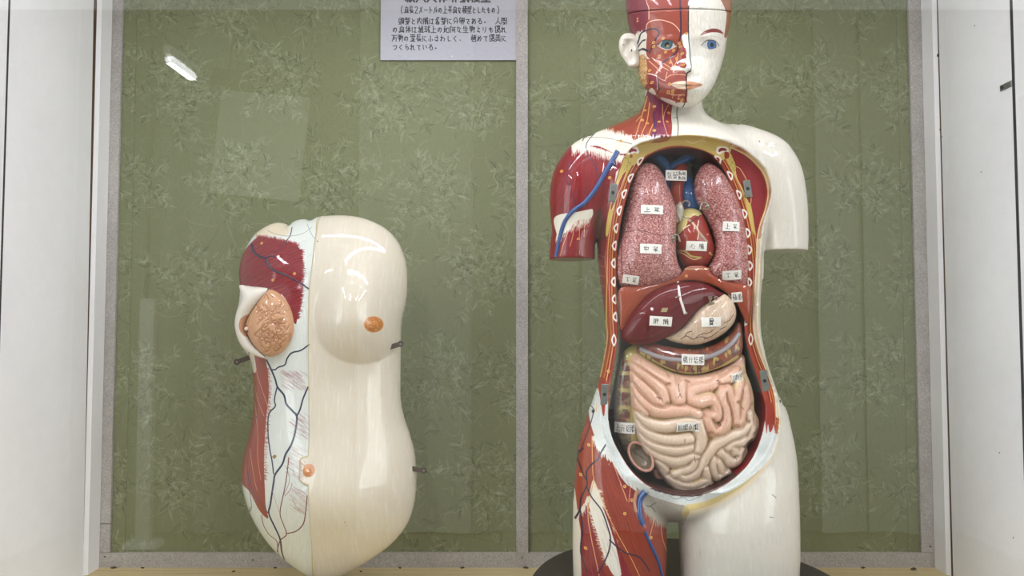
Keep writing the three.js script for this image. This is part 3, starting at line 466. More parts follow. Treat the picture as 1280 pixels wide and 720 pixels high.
  // --- hip and left thigh
  p.poly([[752, 470], [746, 490], [736, 512], [728, 540], [716, 560], [700, 640], [700, 740], [846, 740], [846, 640], [800, 612], [765, 575], [750, 530]], ORANGE, false);
  p.poly([[752, 482], [742, 495], [738, 512], [742, 535], [752, 556], [766, 580], [762, 545], [757, 515], [757, 490]], '#d9dcd4');
  p.poly([[742, 497], [737, 520], [743, 545], [750, 562], [756, 560], [764, 578], [778, 600], [790, 610], [800, 616], [786, 598], [766, 574], [754, 545], [749, 520]], '#d2d6cf'); p.fringe([[742, 545], [750, 560], [760, 566]], [0.15, 1], 12, 60, '#d9dcd4', 0.8);
  p.poly([[764, 576], [776, 596], [790, 612], [803, 616], [798, 626], [790, 632], [780, 616], [770, 596]], '#7c1c22');
  p.poly([[796, 613], [806, 612], [822, 622], [846, 630], [857, 633], [857, 650], [834, 654], [820, 650], [806, 636]], '#a39b8c'); p.fringe([[806, 634], [820, 648], [832, 652]], [0.1, 1], 14, 50, '#a39b8c', 0.8);
  p.poly([[712, 560], [724, 545], [738, 530], [741, 560], [741, 588], [735, 620], [728, 635], [718, 632], [712, 600]], '#97402a');
  // white tendon streak of the thigh
  p.poly([[741, 600], [748, 612], [756, 636], [764, 664], [772, 690], [778, 716], [768, 720], [757, 700], [748, 672], [740, 645], [736, 628]], '#e2dccc'); p.fringe([[748, 612], [757, 640], [766, 668], [776, 704]], [1, 0.35], 5, 60, '#e2dccc', 0.7); p.fringe([[738, 640], [748, 672], [760, 706]], [-1, -0.2], 5, 60, '#e2dccc', 0.7);
  p.poly([[733, 632], [739, 655], [748, 690], [758, 720], [764, 748], [728, 748], [727, 700], [728, 655]], '#82202a');
  p.poly([[753, 632], [762, 650], [776, 690], [790, 720], [800, 745], [780, 745], [776, 712], [768, 676], [758, 646]], '#82202a');
  p.poly([[700, 600], [719, 612], [722, 640], [726, 664], [726, 700], [728, 745], [700, 745]], '#dcd5c4', false); p.fringe([[720, 640], [730, 632], [736, 620]], [0, 1], 12, 40, '#dcd5c4', 0.8);
  for (const l of [[[740, 545], [741, 590], [742, 600], [735, 640], [739, 672], [746, 705], [752, 735]], [[742, 598], [752, 624], [768, 660], [790, 700], [806, 735]], [[766, 578], [778, 610], [784, 626]], [[788, 608], [786, 628]], [[818, 648], [812, 672]], [[826, 652], [828, 672], [834, 690]]]) p.line(l, 0.9, '#e0a968');
  for (let i = 0; i < 130; i++) { const x = rr(752, 800), y = rr(575, 690); p.line([[x, y], [x + rr(4, 10), y + rr(14, 28)]], 0.5, rnd() < 0.5 ? 'rgba(90,20,14,0.28)' : 'rgba(200,100,70,0.2)'); }
  for (const l of [[[759, 553], [752, 564], [748, 573], [740, 580], [733, 590], [734, 604], [732, 610], [726, 624], [725, 636], [719, 648]], [[733, 608], [740, 622], [752, 638], [760, 660], [763, 674], [760, 692], [748, 716]], [[725, 636], [728, 660], [726, 690], [734, 715]], [[762, 675], [780, 690], [800, 697], [812, 714]], [[729, 560], [722, 570], [728, 590], [734, 602]]]) p.line(l, 1.6, '#2b2238');
  p.line([[738, 496], [736, 505], [742, 512], [738, 530], [730, 552], [727, 562]], 0.9, NAVY);
  p.pins([[781, 642], [732, 685], [726, 593], [790, 625], [781, 608], [814, 672], [736, 556]]);
  for (const l of [[[808, 632], [815, 634], [819, 640]], [[812, 633], [820, 628]]]) p.line(l, 0.7, '#3a3a3a');
  // right side: fat edge below the cut
  p.poly([[858, 631], [880, 627], [905, 616], [931, 598], [953, 575], [967, 547], [971, 520], [975, 520], [971, 549], [957, 580], [934, 604], [908, 622], [884, 634], [860, 642]], '#d8c283'); p.poly([[858, 641], [884, 633], [908, 621], [934, 603], [957, 579], [971, 549], [973, 552], [959, 582], [937, 607], [910, 626], [885, 638], [860, 646]], '#e5d3b4');
  p.poly([[857, 632], [862, 638], [860, 644], [854, 648], [852, 640]], '#c4b078');
  p.line([[965, 618], [970, 622]], 0.8, '#555046').line([[962, 646], [967, 647]], 0.7, '#555046');
  p.line([[949, 176], [949.5, 177]], 1, '#2a2420');
  // --- the cut face, painted in layers
  p.front = cutZ;
  const ring = (pts, col) => { p.poly(pts, col); };
  ring(cutOuter, '#9a3a20');
  const mixRing = (t, from, to, lo, hi) => { const o = spline(cutOuter, true, 8), c = spline(cavity, true, 8), out = []; for (let i = 0; i < o.length; i++) { const [x, y] = o[i]; if (y < lo || y > hi) continue; let best = 1e9, q = null; for (const s of c) { const d = (s[0] - x) ** 2 + (s[1] - y) ** 2; if (d < best) { best = d; q = s; } } out.push([x + (q[0] - x) * t, y + (q[1] - y) * t]); } return out; };
  // left edge stripes then right edge stripes
  const leftEdge = [[800, 200], [790, 218], [782, 240], [776, 262], [772, 285], [769, 310], [768, 340], [768, 370], [769, 398], [770, 424], [766, 452], [761, 476], [757, 498], [755, 515]], rightEdge = [[894, 190], [906, 208], [917, 232], [927, 260], [934, 290], [938, 320], [939, 350], [937, 380], [935, 405], [937, 426], [943, 447], [951, 468], [959, 492], [963, 515], [963, 530]];
  const shift = (l, dx) => l.map(([x, y]) => [x + dx, y]);
  for (const [dx, col, w] of [[-3, '#d9a44e', 0.9], [-6, '#c98a3e', 0.8], [-9, '#d9b060', 0.9]]) p.line(shift(leftEdge, dx), w, col).line(shift(rightEdge, -dx), w, col);
  for (const [dx, col, w] of [[-1, '#7c1a16', 1.6], [-4.5, '#8d2a18', 1.3]]) p.line(shift(leftEdge, dx), w, col).line(shift(rightEdge, -dx), w, col);
  p.line([[947, 300], [945, 345], [942, 395], [944, 420], [950, 442], [961, 470], [969, 495], [971, 520]], 2.6, '#dcd2b4');
  // right chest: wide crimson muscle with fat border
  p.poly([[912, 186], [931, 195], [945, 208], [954, 222], [957, 240], [954, 260], [948, 280], [944, 294], [940, 280], [936, 258], [930, 235], [920, 210]], '#8c2027');
  p.line([[912, 184], [931, 193], [946, 206], [956, 221], [960, 240], [957, 260], [950, 281], [946, 300]], 1.4, '#e0cf98');
  p.poly([[905, 192], [912, 190], [922, 212], [932, 236], [939, 258], [943, 282], [945, 294], [940, 288], [934, 262], [926, 236], [914, 212]], '#c9b25c');
  p.poly([[919, 208], [926, 212], [936, 232], [939, 250], [936, 254], [929, 238], [921, 222]], '#8e2d20'); p.line([[919, 208], [926, 212], [936, 232], [939, 250], [936, 254], [929, 238], [921, 222], [919, 208]], 0.7, '#ead08a');
  // left chest: fat wedge
  p.poly([[784, 190], [796, 186], [790, 206], [780, 226], [770, 250], [764, 275], [760, 294], [758, 290], [762, 262], [768, 236], [775, 212]], '#c9b25c');
  p.poly([[778, 218], [783, 214], [777, 232], [769, 252], [765, 262], [764, 256], [770, 236]], '#8e2d20'); p.line([[778, 218], [783, 214], [777, 232], [769, 252], [765, 262], [764, 256], [770, 236], [778, 218]], 0.7, '#ead08a');
  for (let i = 0; i < 26; i++) { p.dot([rr(780, 790), rr(196, 214)], 0.5, '#6e6a30'); p.dot([rr(910, 920), rr(196, 214)], 0.5, '#6e6a30'); }
  // fat band over the top of the opening
  p.poly([[792, 186], [806, 180], [825, 178], [846, 174], [870, 174], [896, 178], [914, 186], [904, 200], [893, 194], [875, 186], [850, 182], [828, 185], [808, 194], [799, 202], [790, 206]], FAT);
  p.line([[858, 176], [866, 179], [874, 176], [882, 177]], 0.7, '#efe2b0');
  // cut collar bones
  for (const [x, y, s] of [[791, 188, -1], [903, 187, 1]]) { p.poly([[x - 8, y + 2], [x - 4 * s - 1, y - 4], [x + 6, y - 3], [x + 8, y + 3], [x + 2, y + 3], [x - 4, y + 6]], '#efe8da'); p.poly([[x - 5, y + 1], [x - 2, y - 2], [x + 4, y - 1.4], [x + 5, y + 1.4], [x, y + 1.4], [x - 4, y + 3]], '#8c2428'); }
  p.poly([[906, 190], [911, 191], [911, 197], [906, 198]], '#8e2d20'); p.dot([789, 195], 2.6, '#b8742c').dot([789, 195], 1.2, '#5a3a1c');
  // pelvic bone rim, pale blue-white stipple
  const lower = [[751, 486], [747, 500], [749, 524], [755, 550], [766, 575], [784, 599], [806, 617], [830, 628], [858, 632.5], [880, 628], [906, 617], [932, 599], [954, 576], [968, 547], [964, 520], [956, 520], [955, 532], [948, 557], [935, 581], [914, 601], [889, 615], [864, 621], [836, 618], [811, 608], [791, 591], [776, 569], [766, 549], [761, 527], [760, 503], [757, 486]];
  p.poly(lower, '#ccd0ca');
  for (let i = 0; i < 1500; i++) { const q = lower[Math.floor(rnd() * lower.length)]; p.dot([q[0] + rr(-9, 9), q[1] + rr(-9, 9)], 0.35, rnd() < 0.5 ? 'rgba(160,182,186,0.6)' : 'rgba(235,242,240,0.7)'); }
  p.poly([[952, 506], [957, 500], [966, 505], [968, 520], [966, 535], [962, 540], [960, 530], [958, 542], [956, 520]], '#94301f');
  p.poly([[750, 476], [758, 476], [757, 500], [755, 520], [752, 510]], '#94301f');
  p.line([[838, 621], [846, 626], [856, 623], [862, 627], [872, 624], [878, 620]], 0.6, '#6a7a80');
  // ribs cut across: white rings with red marrow
  const ribs = [[800, 201, 0.6], [788, 222, 0.45], [780, 242, 0.35], [774, 263, 0.25], [770, 285, 0.15], [768, 307, 0.1], [767, 329, 0], [767, 352, 0], [768, 374, -0.05], [769, 396, -0.1]];
  const ribsR = [[898, 199, -0.6], [913, 219, -0.45], [924, 243, -0.35], [931, 267, -0.25], [935, 291, -0.15], [937, 312, -0.1], [938, 332, -0.05], [937, 353, 0], [936, 377, 0.05], [933, 401, 0.1]];
  const rib = (x, y, a, s) => { const R = (u, v) => [x + (u * Math.cos(a) - v * Math.sin(a)), y + (u * Math.sin(a) + v * Math.cos(a))]; p.poly([R(s * -3.4, 0), R(s * -1.5, -4.4), R(s * 1.9, -6.4), R(s * 2.6, 0), R(s * 1.9, 6.4), R(s * -1.5, 4.4)], '#f0ebe0'); p.poly([R(s * -1.4, 0), R(s * -0.4, -2.3), R(s * 1.0, -3.2), R(s * 1.2, 0), R(s * 1.0, 3.2), R(s * -0.4, 2.3)], '#93281f'); };
  for (const [x, y, a] of ribs) rib(x, y, a, 1);
  for (const [x, y, a] of ribsR) rib(x, y, a, -1);
  for (const [x, y] of [[767.5, 425], [938.5, 424]]) { p.poly([[x - 3.2, y], [x, y - 8], [x + 3.2, y], [x, y + 8]], '#f0ebe0'); p.poly([[x - 1.5, y], [x, y - 5], [x + 1.5, y], [x, y + 5]], '#93281f'); }
  p.pins([[760.5, 464]]);
  // --- inside of the cavity
  p.front = () => FLOORZ;
  p.g.save(); p.front = cutZ; p.path(cavity.map(([x, y]) => [x + (850 - x) * 0.004, y]), true, true); p.g.clip(); p.front = () => FLOORZ;
  p.poly([[740, 150], [970, 150], [970, 440], [740, 440]], '#4a2826', false).poly([[740, 420], [970, 420], [990, 660], [720, 660]], '#5c5750', false);
  p.poly([[905, 480], [980, 500], [980, 660], [870, 660], [900, 600]], '#761319', false);
  p.poly([[740, 500], [800, 540], [850, 600], [850, 660], [740, 660]], '#5b1f1c', false);
  for (let i = 0; i < 12; i++) p.line([[775 + i * 3, 200 + i * 3], [765 + i * 2, 330], [770 + i, 420]], 1, i % 2 ? '#5d302c' : '#432321');
  p.g.restore();
}
TP.uv(torsoGeo);
const fibreTex = (() => {                                      // relief of the muscle fibres
  const p = new Paint(TP.x0, TP.y0, TP.x1, TP.y1, 1400, '#808080'); p.front = bodyTop; seed(45);
  const run = (n, x0, x1, y0, y1, dx, dy, ok) => { for (let i = 0; i < n; i++) { const x = rr(x0, x1), y = rr(y0, y1); if (ok && !ok(x, y)) continue; p.line([[x, y], [x + dx * rr(0.5, 1.2), y + dy * rr(0.5, 1.2)]], rr(0.8, 2.2), rnd() < 0.5 ? 'rgba(255,255,255,0.22)' : 'rgba(0,0,0,0.22)', false); } };
  run(700, 688, 765, 192, 262, -5, 26); run(200, 690, 740, 285, 322, -3, 18); run(700, 722, 830, 560, 720, 10, 30); run(260, 790, 842, 125, 175, -5, 16);
  return Object.assign(p.tex(), { colorSpace: THREE.NoColorSpace });
})();
const torsoBase = W(858, 700, TZ);
const torso = thing('anatomical_torso', 'tall anatomical torso with flayed red half, cream skin half and open chest', 'model', [torsoBase[0], CASE_Y, TZ]);
{
  // the lining of the opened trunk is a part of its own
  const p = torsoGeo.attributes.position, ix = torsoGeo.index.array, skin = [], lining = [];
  for (let t = 0; t < ix.length; t += 3) {
    let x = 0, y = 0, z = 0; for (let e = 0; e < 3; e++) { x += p.getX(ix[t + e]) / 3; y += p.getY(ix[t + e]) / 3; z += p.getZ(ix[t + e]) / 3; }
    (z > FLOORZ - 0.004 && z < cutZ(x, y) - 0.0026 && TF.sample(sdCav, x, y) > -0.004 ? lining : skin).push(ix[t], ix[t + 1], ix[t + 2]);
  }
  const inner = torsoGeo.clone(); inner.setIndex(lining); torsoGeo.setIndex(skin);
  const shed = (g) => { const used = new Map(), src = g.index.array, out = new Uint32Array(src.length), pos = [], nor = [], uv = []; const P = g.attributes.position, N = g.attributes.normal, U = g.attributes.uv; src.forEach((v, i) => { if (!used.has(v)) { used.set(v, pos.length / 3); pos.push(P.getX(v), P.getY(v), P.getZ(v)); nor.push(N.getX(v), N.getY(v), N.getZ(v)); uv.push(U.getX(v), U.getY(v)); } out[i] = used.get(v); }); const o = new THREE.BufferGeometry(); o.setAttribute('position', new THREE.Float32BufferAttribute(pos, 3)); o.setAttribute('normal', new THREE.Float32BufferAttribute(nor, 3)); o.setAttribute('uv', new THREE.Float32BufferAttribute(uv, 2)); o.setIndex(new THREE.BufferAttribute(out, 1)); return o; };
  put(torso, 'body', shed(torsoGeo), lacquer({ map: TP.tex(), bumpMap: fibreTex, bumpScale: 0.0012 }));
  const lin = shed(inner), lp = lin.attributes.position, lc = new Float32Array(lp.count * 3), tone = new THREE.Color();
  // lining colours by organ bed: brown chest wall, grey flank, crimson pelvic muscle
  for (let i = 0; i < lp.count; i++) { const x = lp.getX(i), y = lp.getY(i); if (y > yOf(415)) tone.set('#4f2a27'); else if (x > W(900, 520, 0.3)[0] && y < yOf(492) && y > yOf(596)) tone.set('#79141b'); else if (y < yOf(520)) tone.set('#40201d'); else tone.set('#5f5a53'); lc.set([tone.r, tone.g, tone.b], i * 3); }
  lin.setAttribute('color', new THREE.BufferAttribute(lc, 3));
  put(torso, 'cavity_lining', lin, lacquer({ vertexColors: true, roughness: 0.6, clearcoat: 0.3 }), 'dark lining of the open trunk');
}
// round black stand
{
  const g = new THREE.LatheGeometry([[0, CASE_Y], [0.279, CASE_Y], [0.285, CASE_Y + 0.006], [0.285, DISC_TOP - 0.007], [0.279, DISC_TOP], [0, DISC_TOP]].map(([x, y]) => new THREE.Vector2(x, y)), 96);
  g.translate(W(860, 700, 0.35)[0], 0, 0.345);
  put(torso, 'base', g, plain(0x2e2a26, { roughness: 0.55 }), 'round black stand');
}
// ---------------------------------------------------------------- head
const HZ = 0.335;
const headOutline = [[783, 8], [783, -12], [790, -38], [808, -58], [832, -69], [852, -71], [876, -66], [898, -48], [910, -22], [913, 5], [911, 30], [907, 52], [904, 72], [900, 90], [893, 106], [884, 119], [873, 129], [860, 134], [846, 132], [831, 125], [818, 116], [806, 105], [800, 92], [797, 72], [791, 48], [786, 28]];
const chinZ = (px, py) => HZ + 0.045 * sstep(66, 126, py);     // the jaw juts forward of the skull
const HF = new Field([{ pts: headOutline, z: chinZ, c: 3.0 }], 0.0018);
const headZ = (() => { const t = table([[W(850, 126, 0.4)[1], 0.045], [W(850, 66, 0.4)[1], 0]]); return (x, y) => HZ + t(y); })();
HF.each((x, y, k) => { HF.u[k] = HF.u[k] > 0 ? HF.u[k] * 0.62 + 0.0 : HF.u[k]; });
for (const [px, py, rx, ry, hgt, turn] of [[834, 56, 15, 9, -0.005, 0], [889, 56, 14, 9, -0.005, 0], [834, 57, 11, 6.5, 0.0038, 0], [889, 57, 10, 6.5, 0.0038, 0], [834, 42, 17, 5, 0.0025, 0.05], [888, 39, 15, 4.5, 0.0025, -0.05], [862, 66, 4.6, 18, 0.009, 0], [863, 82, 6.5, 8, 0.009, 0], [863, 84, 10, 6, 0.003, 0], [860, 106, 17, 5.5, 0.004, 0], [858, 101.5, 11, 2.4, 0.002, 0], [858, 109.5, 10, 2.4, 0.002, 0], [858, 105.4, 15, 1.0, -0.0018, 0], [859, 126, 15, 8, 0.005, 0], [859, 115.5, 12, 3, -0.0022, 0], [822, 80, 14, 15, 0.003, 0.3], [893, 80, 10, 15, 0.003, -0.3], [850, 86, 4, 4, 0.002, 0], [874, 86, 4, 4, 0.002, 0]]) HF.bump(px, py, rx, ry, hgt, 0.43, turn);
HF.each((x, y, k) => { const px = 640 + x / 1.27 * FOCAL; HF.b[k] += 0.0008 * sstep(859, 861, px); });
const headTop = HF.top(headZ);
const capY = W(850, 12.3, 0.4)[1];
const HP = new Paint(HF.x0, HF.y0, HF.x1, HF.y1, 3600, SKIN);
{
  const p = HP; p.front = headTop; seed(43); const MID = [[845, -75], [857, -20], [861, 0], [860.5, 30], [861, 50], [862.5, 66], [864, 80], [863, 89], [859, 91], [858, 104], [857, 118], [855, 138]];
  p.grain(9000, ['rgba(190,178,150,0.14)', 'rgba(255,252,244,0.2)', 'rgba(120,110,100,0.08)'], 2, 5, 7);
  p.poly([...MID, [770, 140], [760, -80]], '#90402f', false);
  p.poly([[845, -80], [857, -20], [861, 0], [861, 14], [840, 12], [812, 12], [808, -20], [800, -80]], '#8e3a2e', false);
  p.poly([[770, -80], [800, -60], [808, -10], [811, 14], [809, 30], [805, 42], [795, 42], [785, 38], [775, 20]], '#762a35'); p.fringe([[788, 38], [797, 42], [806, 40]], [0, 1], 6, 50, '#762a35', 0.8);
  p.poly([[788, 40], [796, 42], [808, 41], [808, 52], [808, 68], [812, 74], [802, 70], [795, 60]], '#d9d3c4'); p.fringe([[790, 42], [806, 42]], [0, -1], 5, 40, '#d9d3c4', 0.7);
  p.poly([[799, 66], [806, 70], [809, 82], [808, 96], [809, 110], [803, 104], [798, 88]], '#b98f5c'); for (let i = 0; i < 120; i++) p.dot([rr(799, 809), rr(68, 108)], 0.6, rnd() < 0.5 ? '#8d6a3c' : '#d2b27c');
  // nose cartilages and bridge
  p.poly([[853, 44], [861.5, 42], [862.5, 62], [864, 80], [862, 90], [852, 90], [858, 74], [856, 62], [853, 52]], '#d5dad6'); p.poly([[846, 78], [856, 73], [862, 75], [856, 78], [850, 81]], '#d5dad6'); p.poly([[842, 82], [852, 84], [862, 87], [858, 91], [846, 91], [838, 88]], '#c9ccbc');
  p.poly([[849, 78], [858, 80], [856, 85], [848, 83]], '#8a2c22'); p.poly([[852, 62], [857, 60], [858, 68], [853, 73]], '#8a2c22');
  // masseter and cheek
  p.poly([[810, 92], [821, 95], [821, 112], [811, 106]], '#7c1f2c', false).line([[810, 92], [821, 95], [821, 113]], 1.2, '#d8c6b4', false);
  p.poly([[826, 86], [842, 88], [858, 92], [857, 130], [840, 128], [828, 118], [825, 100]], '#8a3a2c');
  for (const l of [[[811, 76], [820, 84], [826, 90]], [[815, 72], [826, 82], [836, 88]], [[824, 76], [834, 82], [842, 88]], [[838, 74], [842, 84], [844, 88]], [[848, 66], [846, 76], [842, 84]], [[831, 100], [838, 94], [850, 93], [857, 94]], [[834, 90], [832, 98]], [[834, 114], [838, 122], [838, 126]], [[838, 120], [850, 119], [856, 119]], [[847, 127], [848, 121], [852, 119]]]) p.line(l, 0.8, '#dca57a');
  p.line([[808, -30], [808, 0], [811, 10], [811, 24]], 0.9, '#e0a98e').line([[807.5, 37], [809, 30], [815, 26], [827, 25], [840, 29], [847, 35], [851, 41]], 0.9, '#e6bba0');
  // mouth
  p.poly([[839, 105], [846, 102], [858, 102], [858, 111], [848, 110.5], [842, 108]], '#cdb59a'); p.line([[840, 105.5], [858, 106]], 0.6, '#8d7460');
  p.poly([[858, 102], [868, 102.5], [878, 106], [868, 110.5], [858, 111.5]], '#ab7148'); p.line([[858, 106.5], [868, 106.4], [878, 106]], 0.7, '#7a482a');
  p.line([[806, 106], [813, 113], [822, 121], [834, 127], [846, 131], [857, 132]], 2.2, '#d9d3c8');
  // eyes
  const eye = (cx, cy, w, hh, ix, col, rim) => { p.poly([[cx - w, cy + 1], [cx - w * 0.5, cy - hh * 0.8], [cx, cy - hh], [cx + w * 0.55, cy - hh * 0.75], [cx + w, cy + 1.5], [cx + w * 0.5, cy + hh * 0.8], [cx, cy + hh], [cx - w * 0.5, cy + hh * 0.7]], '#b9bcb8'); p.g.save(); p.path([[cx - w, cy + 1], [cx - w * 0.5, cy - hh * 0.8], [cx, cy - hh], [cx + w * 0.55, cy - hh * 0.75], [cx + w, cy + 1.5], [cx + w * 0.5, cy + hh * 0.8], [cx, cy + hh], [cx - w * 0.5, cy + hh * 0.7]], true, true); p.g.clip(); p.dot([ix, cy], 6.6, '#39506a').dot([ix, cy], 5.6, col).dot([ix, cy], 2.5, '#14181e'); p.g.restore(); p.line([[cx - w, cy + 1], [cx - w * 0.5, cy - hh * 0.8], [cx, cy - hh], [cx + w * 0.55, cy - hh * 0.75], [cx + w, cy + 1.5]], 0.9, '#4d3a32').line([[cx - w, cy + 1], [cx - w * 0.5, cy + hh * 0.7], [cx, cy + hh], [cx + w * 0.5, cy + hh * 0.8], [cx + w, cy + 1.5]], 0.9, rim); };
  eye(833.5, 56, 12, 6, 833.5, '#4f6c74', '#dcc0a8'); p.dot([834.5, 57.5], 1.6, '#a89a62');
  eye(888, 56, 11.5, 6, 890, '#45699a', '#c9b9aa');
  p.poly([[875.5, 44], [881, 38.8], [891, 35.6], [900, 37.4], [904.5, 42.5], [897, 40.6], [888, 40.6], [880, 43]], '#74291c');
  p.line([[878, 47], [886, 45], [897, 46], [902, 50]], 0.7, '#b5a898');
  // hair on the right temple
  p.poly([[893, -80], [896, -10], [901, 0], [905, 8], [908.5, 17], [907.5, 28], [905, 46], [908, 48], [920, 20], [920, -80]], '#8f5a3c', false); p.poly([[845, -80], [857, -22], [875, -18], [890, -8], [898, 0], [910, -80]], '#8f5a3c', false);
  // veins over the forehead and temple
  for (const l of [[[849, -40], [850, 0], [851, 20], [851, 40], [849, 52], [846, 64], [838, 72], [830, 77], [824, 83]], [[795, 60], [799, 50], [801, 42], [808, 38], [818, 36], [824, 41], [818, 52], [812, 66]], [[797, 57], [803, 51], [806, 50]], [[797, 57], [803, 60], [810, 64]], [[783, 20], [788, 40], [795, 56], [799, 64]]]) p.line(l, 1.8, '#2b2138');
  p.line([[822, 96], [823, 112], [821, 118], [825, 124]], 1.2, '#2a2228').line(MID, 1.3, '#231c1a', false);
  p.pins([[829, 48], [817, 53], [817, 58], [824, 70], [849, 54], [850, 58], [832, 65], [842, 63], [853, 67], [846, 73], [838, 78], [854, 81], [858, 42], [812, 88], [815, 103], [837, 105], [841, 114], [832, 120], [852, 126]], '#d9a45a', 1.7);
  p.dot([797, 23], 1, '#e0a07a').dot([797, 26], 1, '#e0a07a');
}
{
  const skinMat = lacquer({ map: HP.tex(), roughness: 0.42, clearcoat: 0.6 });
  const sawn = (z) => capY - (z - 0.4) * 0.31;                // the skull is sawn sloping down to the front
  const lower = netMesh(HF, { zc: headZ, zmin: HZ - 0.13, zmax: HZ + 0.17, hz: 0.0018, clip: (x, y, z) => y - (sawn(z) - 0.0005) }), cap = netMesh(HF, { zc: headZ, zmin: HZ - 0.13, zmax: HZ + 0.17, hz: 0.0018, clip: (x, y, z) => sawn(z) + 0.0005 - y });
  relax(lower, 1, 0.3); relax(cap, 1, 0.3);
  const head = put(torso, 'head', HP.uv(lower), skinMat, 'head half flayed with blue eyes');
  putIn(head, torso, 'skull_cap', HP.uv(cap), skinMat);
  // ear
  const EF = new Field([{ pts: [[797, 46], [790, 42], [781, 42], [775, 48], [773.5, 58], [776, 68], [781, 76], [786, 83], [793, 85], [799, 82], [800, 70], [800, 56]], z: 0.345, c: 0.5 }], 0.0012);
  for (const [px, py, rx, ry, h, t] of [[786, 57, 5, 9, -0.008, 0.2], [790, 68, 5, 8, -0.006, 0.2], [778, 56, 2.6, 12, 0.003, 0.1], [786, 46, 9, 2.5, 0.003, 0.1], [793, 79, 5, 4, 0.003, 0], [795, 62, 2.5, 5, 0.004, 0]]) EF.bump(px, py, rx, ry, h, 0.36, t);
  const eg = netMesh(EF, { zc: 0.345, zmin: 0.325, zmax: 0.38, hz: 0.0012, ramp: 0.003 }); relax(eg, 1, 0.3);
  eg.translate(-0, 0, 0); const ear = putIn(head, torso, 'ear', eg, lacquer({ color: 0xcfc7b8 }));
  const et = pinOn(EF.top(0.345)); for (const [px, py, r] of [[789.5, 63, 0.0019], [779, 56, 0.0012]]) { const v = et(px, py), g = new THREE.SphereGeometry(r, 10, 8); g.scale(0.7, 1.3, 0.6); g.translate(v.x, v.y, v.z); putIn(head, torso, 'ear_hole', g, plain(0x1c1614)); }
}
// raised blue vein down the arm, groin vessels and steel fastening plates
{
  const at = pinOn(bodyTop), blue = lacquer({ color: 0x2f4f86, roughness: 0.3 });
  const lift = (l, up) => l.map(([px, py]) => { const v = at(px, py); v.z += up; return v; });
  put(torso, 'vein', taper(lift([[772, 189], [764, 203], [753, 222], [742, 240], [730, 254], [716, 264], [706, 277], [700, 296], [695, 321]], 0.001), (t) => 0.0046 - 0.001 * t, 60), blue, 'raised blue arm vein');
  put(torso, 'vein', tube(lift([[765, 200], [768, 207]], 0.002), 0.0022, 8), blue);
  put(torso, 'vein', taper(lift([[807, 614], [801, 622], [799, 634], [800, 645], [804, 656]], 0.0), (t) => 0.006 - 0.0016 * t, 30), blue, 'raised blue groin vein');
  put(torso, 'vein', tube(lift([[806, 664], [813, 680], [822, 700], [828, 722]], 0.0005), 0.0028, 30), blue);
  put(torso, 'artery', tube(lift([[796, 614], [793, 628], [795, 640]], 0.0), 0.003, 20), lacquer({ color: 0xb07a5a }));
  const steel = plain(0x83857f, { metalness: 0.75, roughness: 0.4 }), black = plain(0x0c0c0c);
  for (const [px, py, hgt, a] of [[766, 241, 23, 0.12], [934.5, 236, 22, -0.14], [755.5, 493, 26, 0.06], [955.5, 476, 26, -0.16]]) {
    const [xx, y0] = W(px, py, 0.37), z = cutZ(xx, y0) + 0.0014, [x, y] = W(px, py, z), s = (EYE[2] - z) / FOCAL, pl = new THREE.Group();
    const m = add(torso, 'fastening_plate', new RoundedBoxGeometry(9 * s, hgt * s, 0.003, 2, 0.0012), steel, 'small steel fastening plate'); m.position.set(x - torso.position.x, y - torso.position.y, z - torso.position.z); m.rotation.z = -a;
    const hole = new THREE.CylinderGeometry(2.2 * s, 2.2 * s, 0.0012, 14); hole.rotateX(Math.PI / 2); hole.translate(0, 0, 0.0014); add(m, 'hole', hole, black);
    for (const q of [-1, 1]) { const sc = new THREE.SphereGeometry(1.1 * s, 8, 6); sc.scale(1, 1, 0.5); sc.translate(0, q * hgt * 0.36 * s, 0.0015); add(m, 'screw', sc, steel); }
  }
  const kp = at(975, 502), kg = new THREE.SphereGeometry(0.003, 10, 8); kg.translate(kp.x, kp.y, kp.z - 0.002); put(torso, 'pin', kg, plain(0x4a4a44, { metalness: 0.5 }));
  const kq = at(742, 514), kr = new THREE.SphereGeometry(0.0036, 10, 8); kr.translate(kq.x, kq.y, kq.z); put(torso, 'pin', kr, plain(0x4a4a44, { metalness: 0.5 }));
}
// ---------------------------------------------------------------- removable organs in the open torso
const paper = (text, w, h, big) => {                           // handwritten card: rows of characters
  const c = document.createElement('canvas'); c.width = 160; c.height = Math.round(160 * h / w); const g = c.getContext('2d'); seed(text.join('').charCodeAt(0) + w * 7);
  g.fillStyle = '#e6e3da'; g.fillRect(0, 0, c.width, c.height);
  for (let i = 0; i < 160; i++) { g.fillStyle = rnd() < 0.5 ? 'rgba(190,180,150,0.2)' : 'rgba(255,255,250,0.3)'; g.fillRect(rnd() * c.width, rnd() * c.height, rr(2, 14), rr(1, 3)); }
  g.strokeStyle = '#16161a'; g.lineCap = g.lineJoin = 'round';
  for (const [s, x, y, cw, chh, gap, lw] of big) [...s].forEach((ch, i) => glyph(g, ch, x * c.width + i * gap * c.width, y * c.height, cw * c.width, chh * c.height, lw, 0.5));
  const t = new THREE.CanvasTexture(c); t.colorSpace = THREE.SRGBColorSpace; t.magFilter = THREE.LinearFilter; return t;
};
const cardEdge = plain(0xd8d4c8, { roughness: 0.8 });
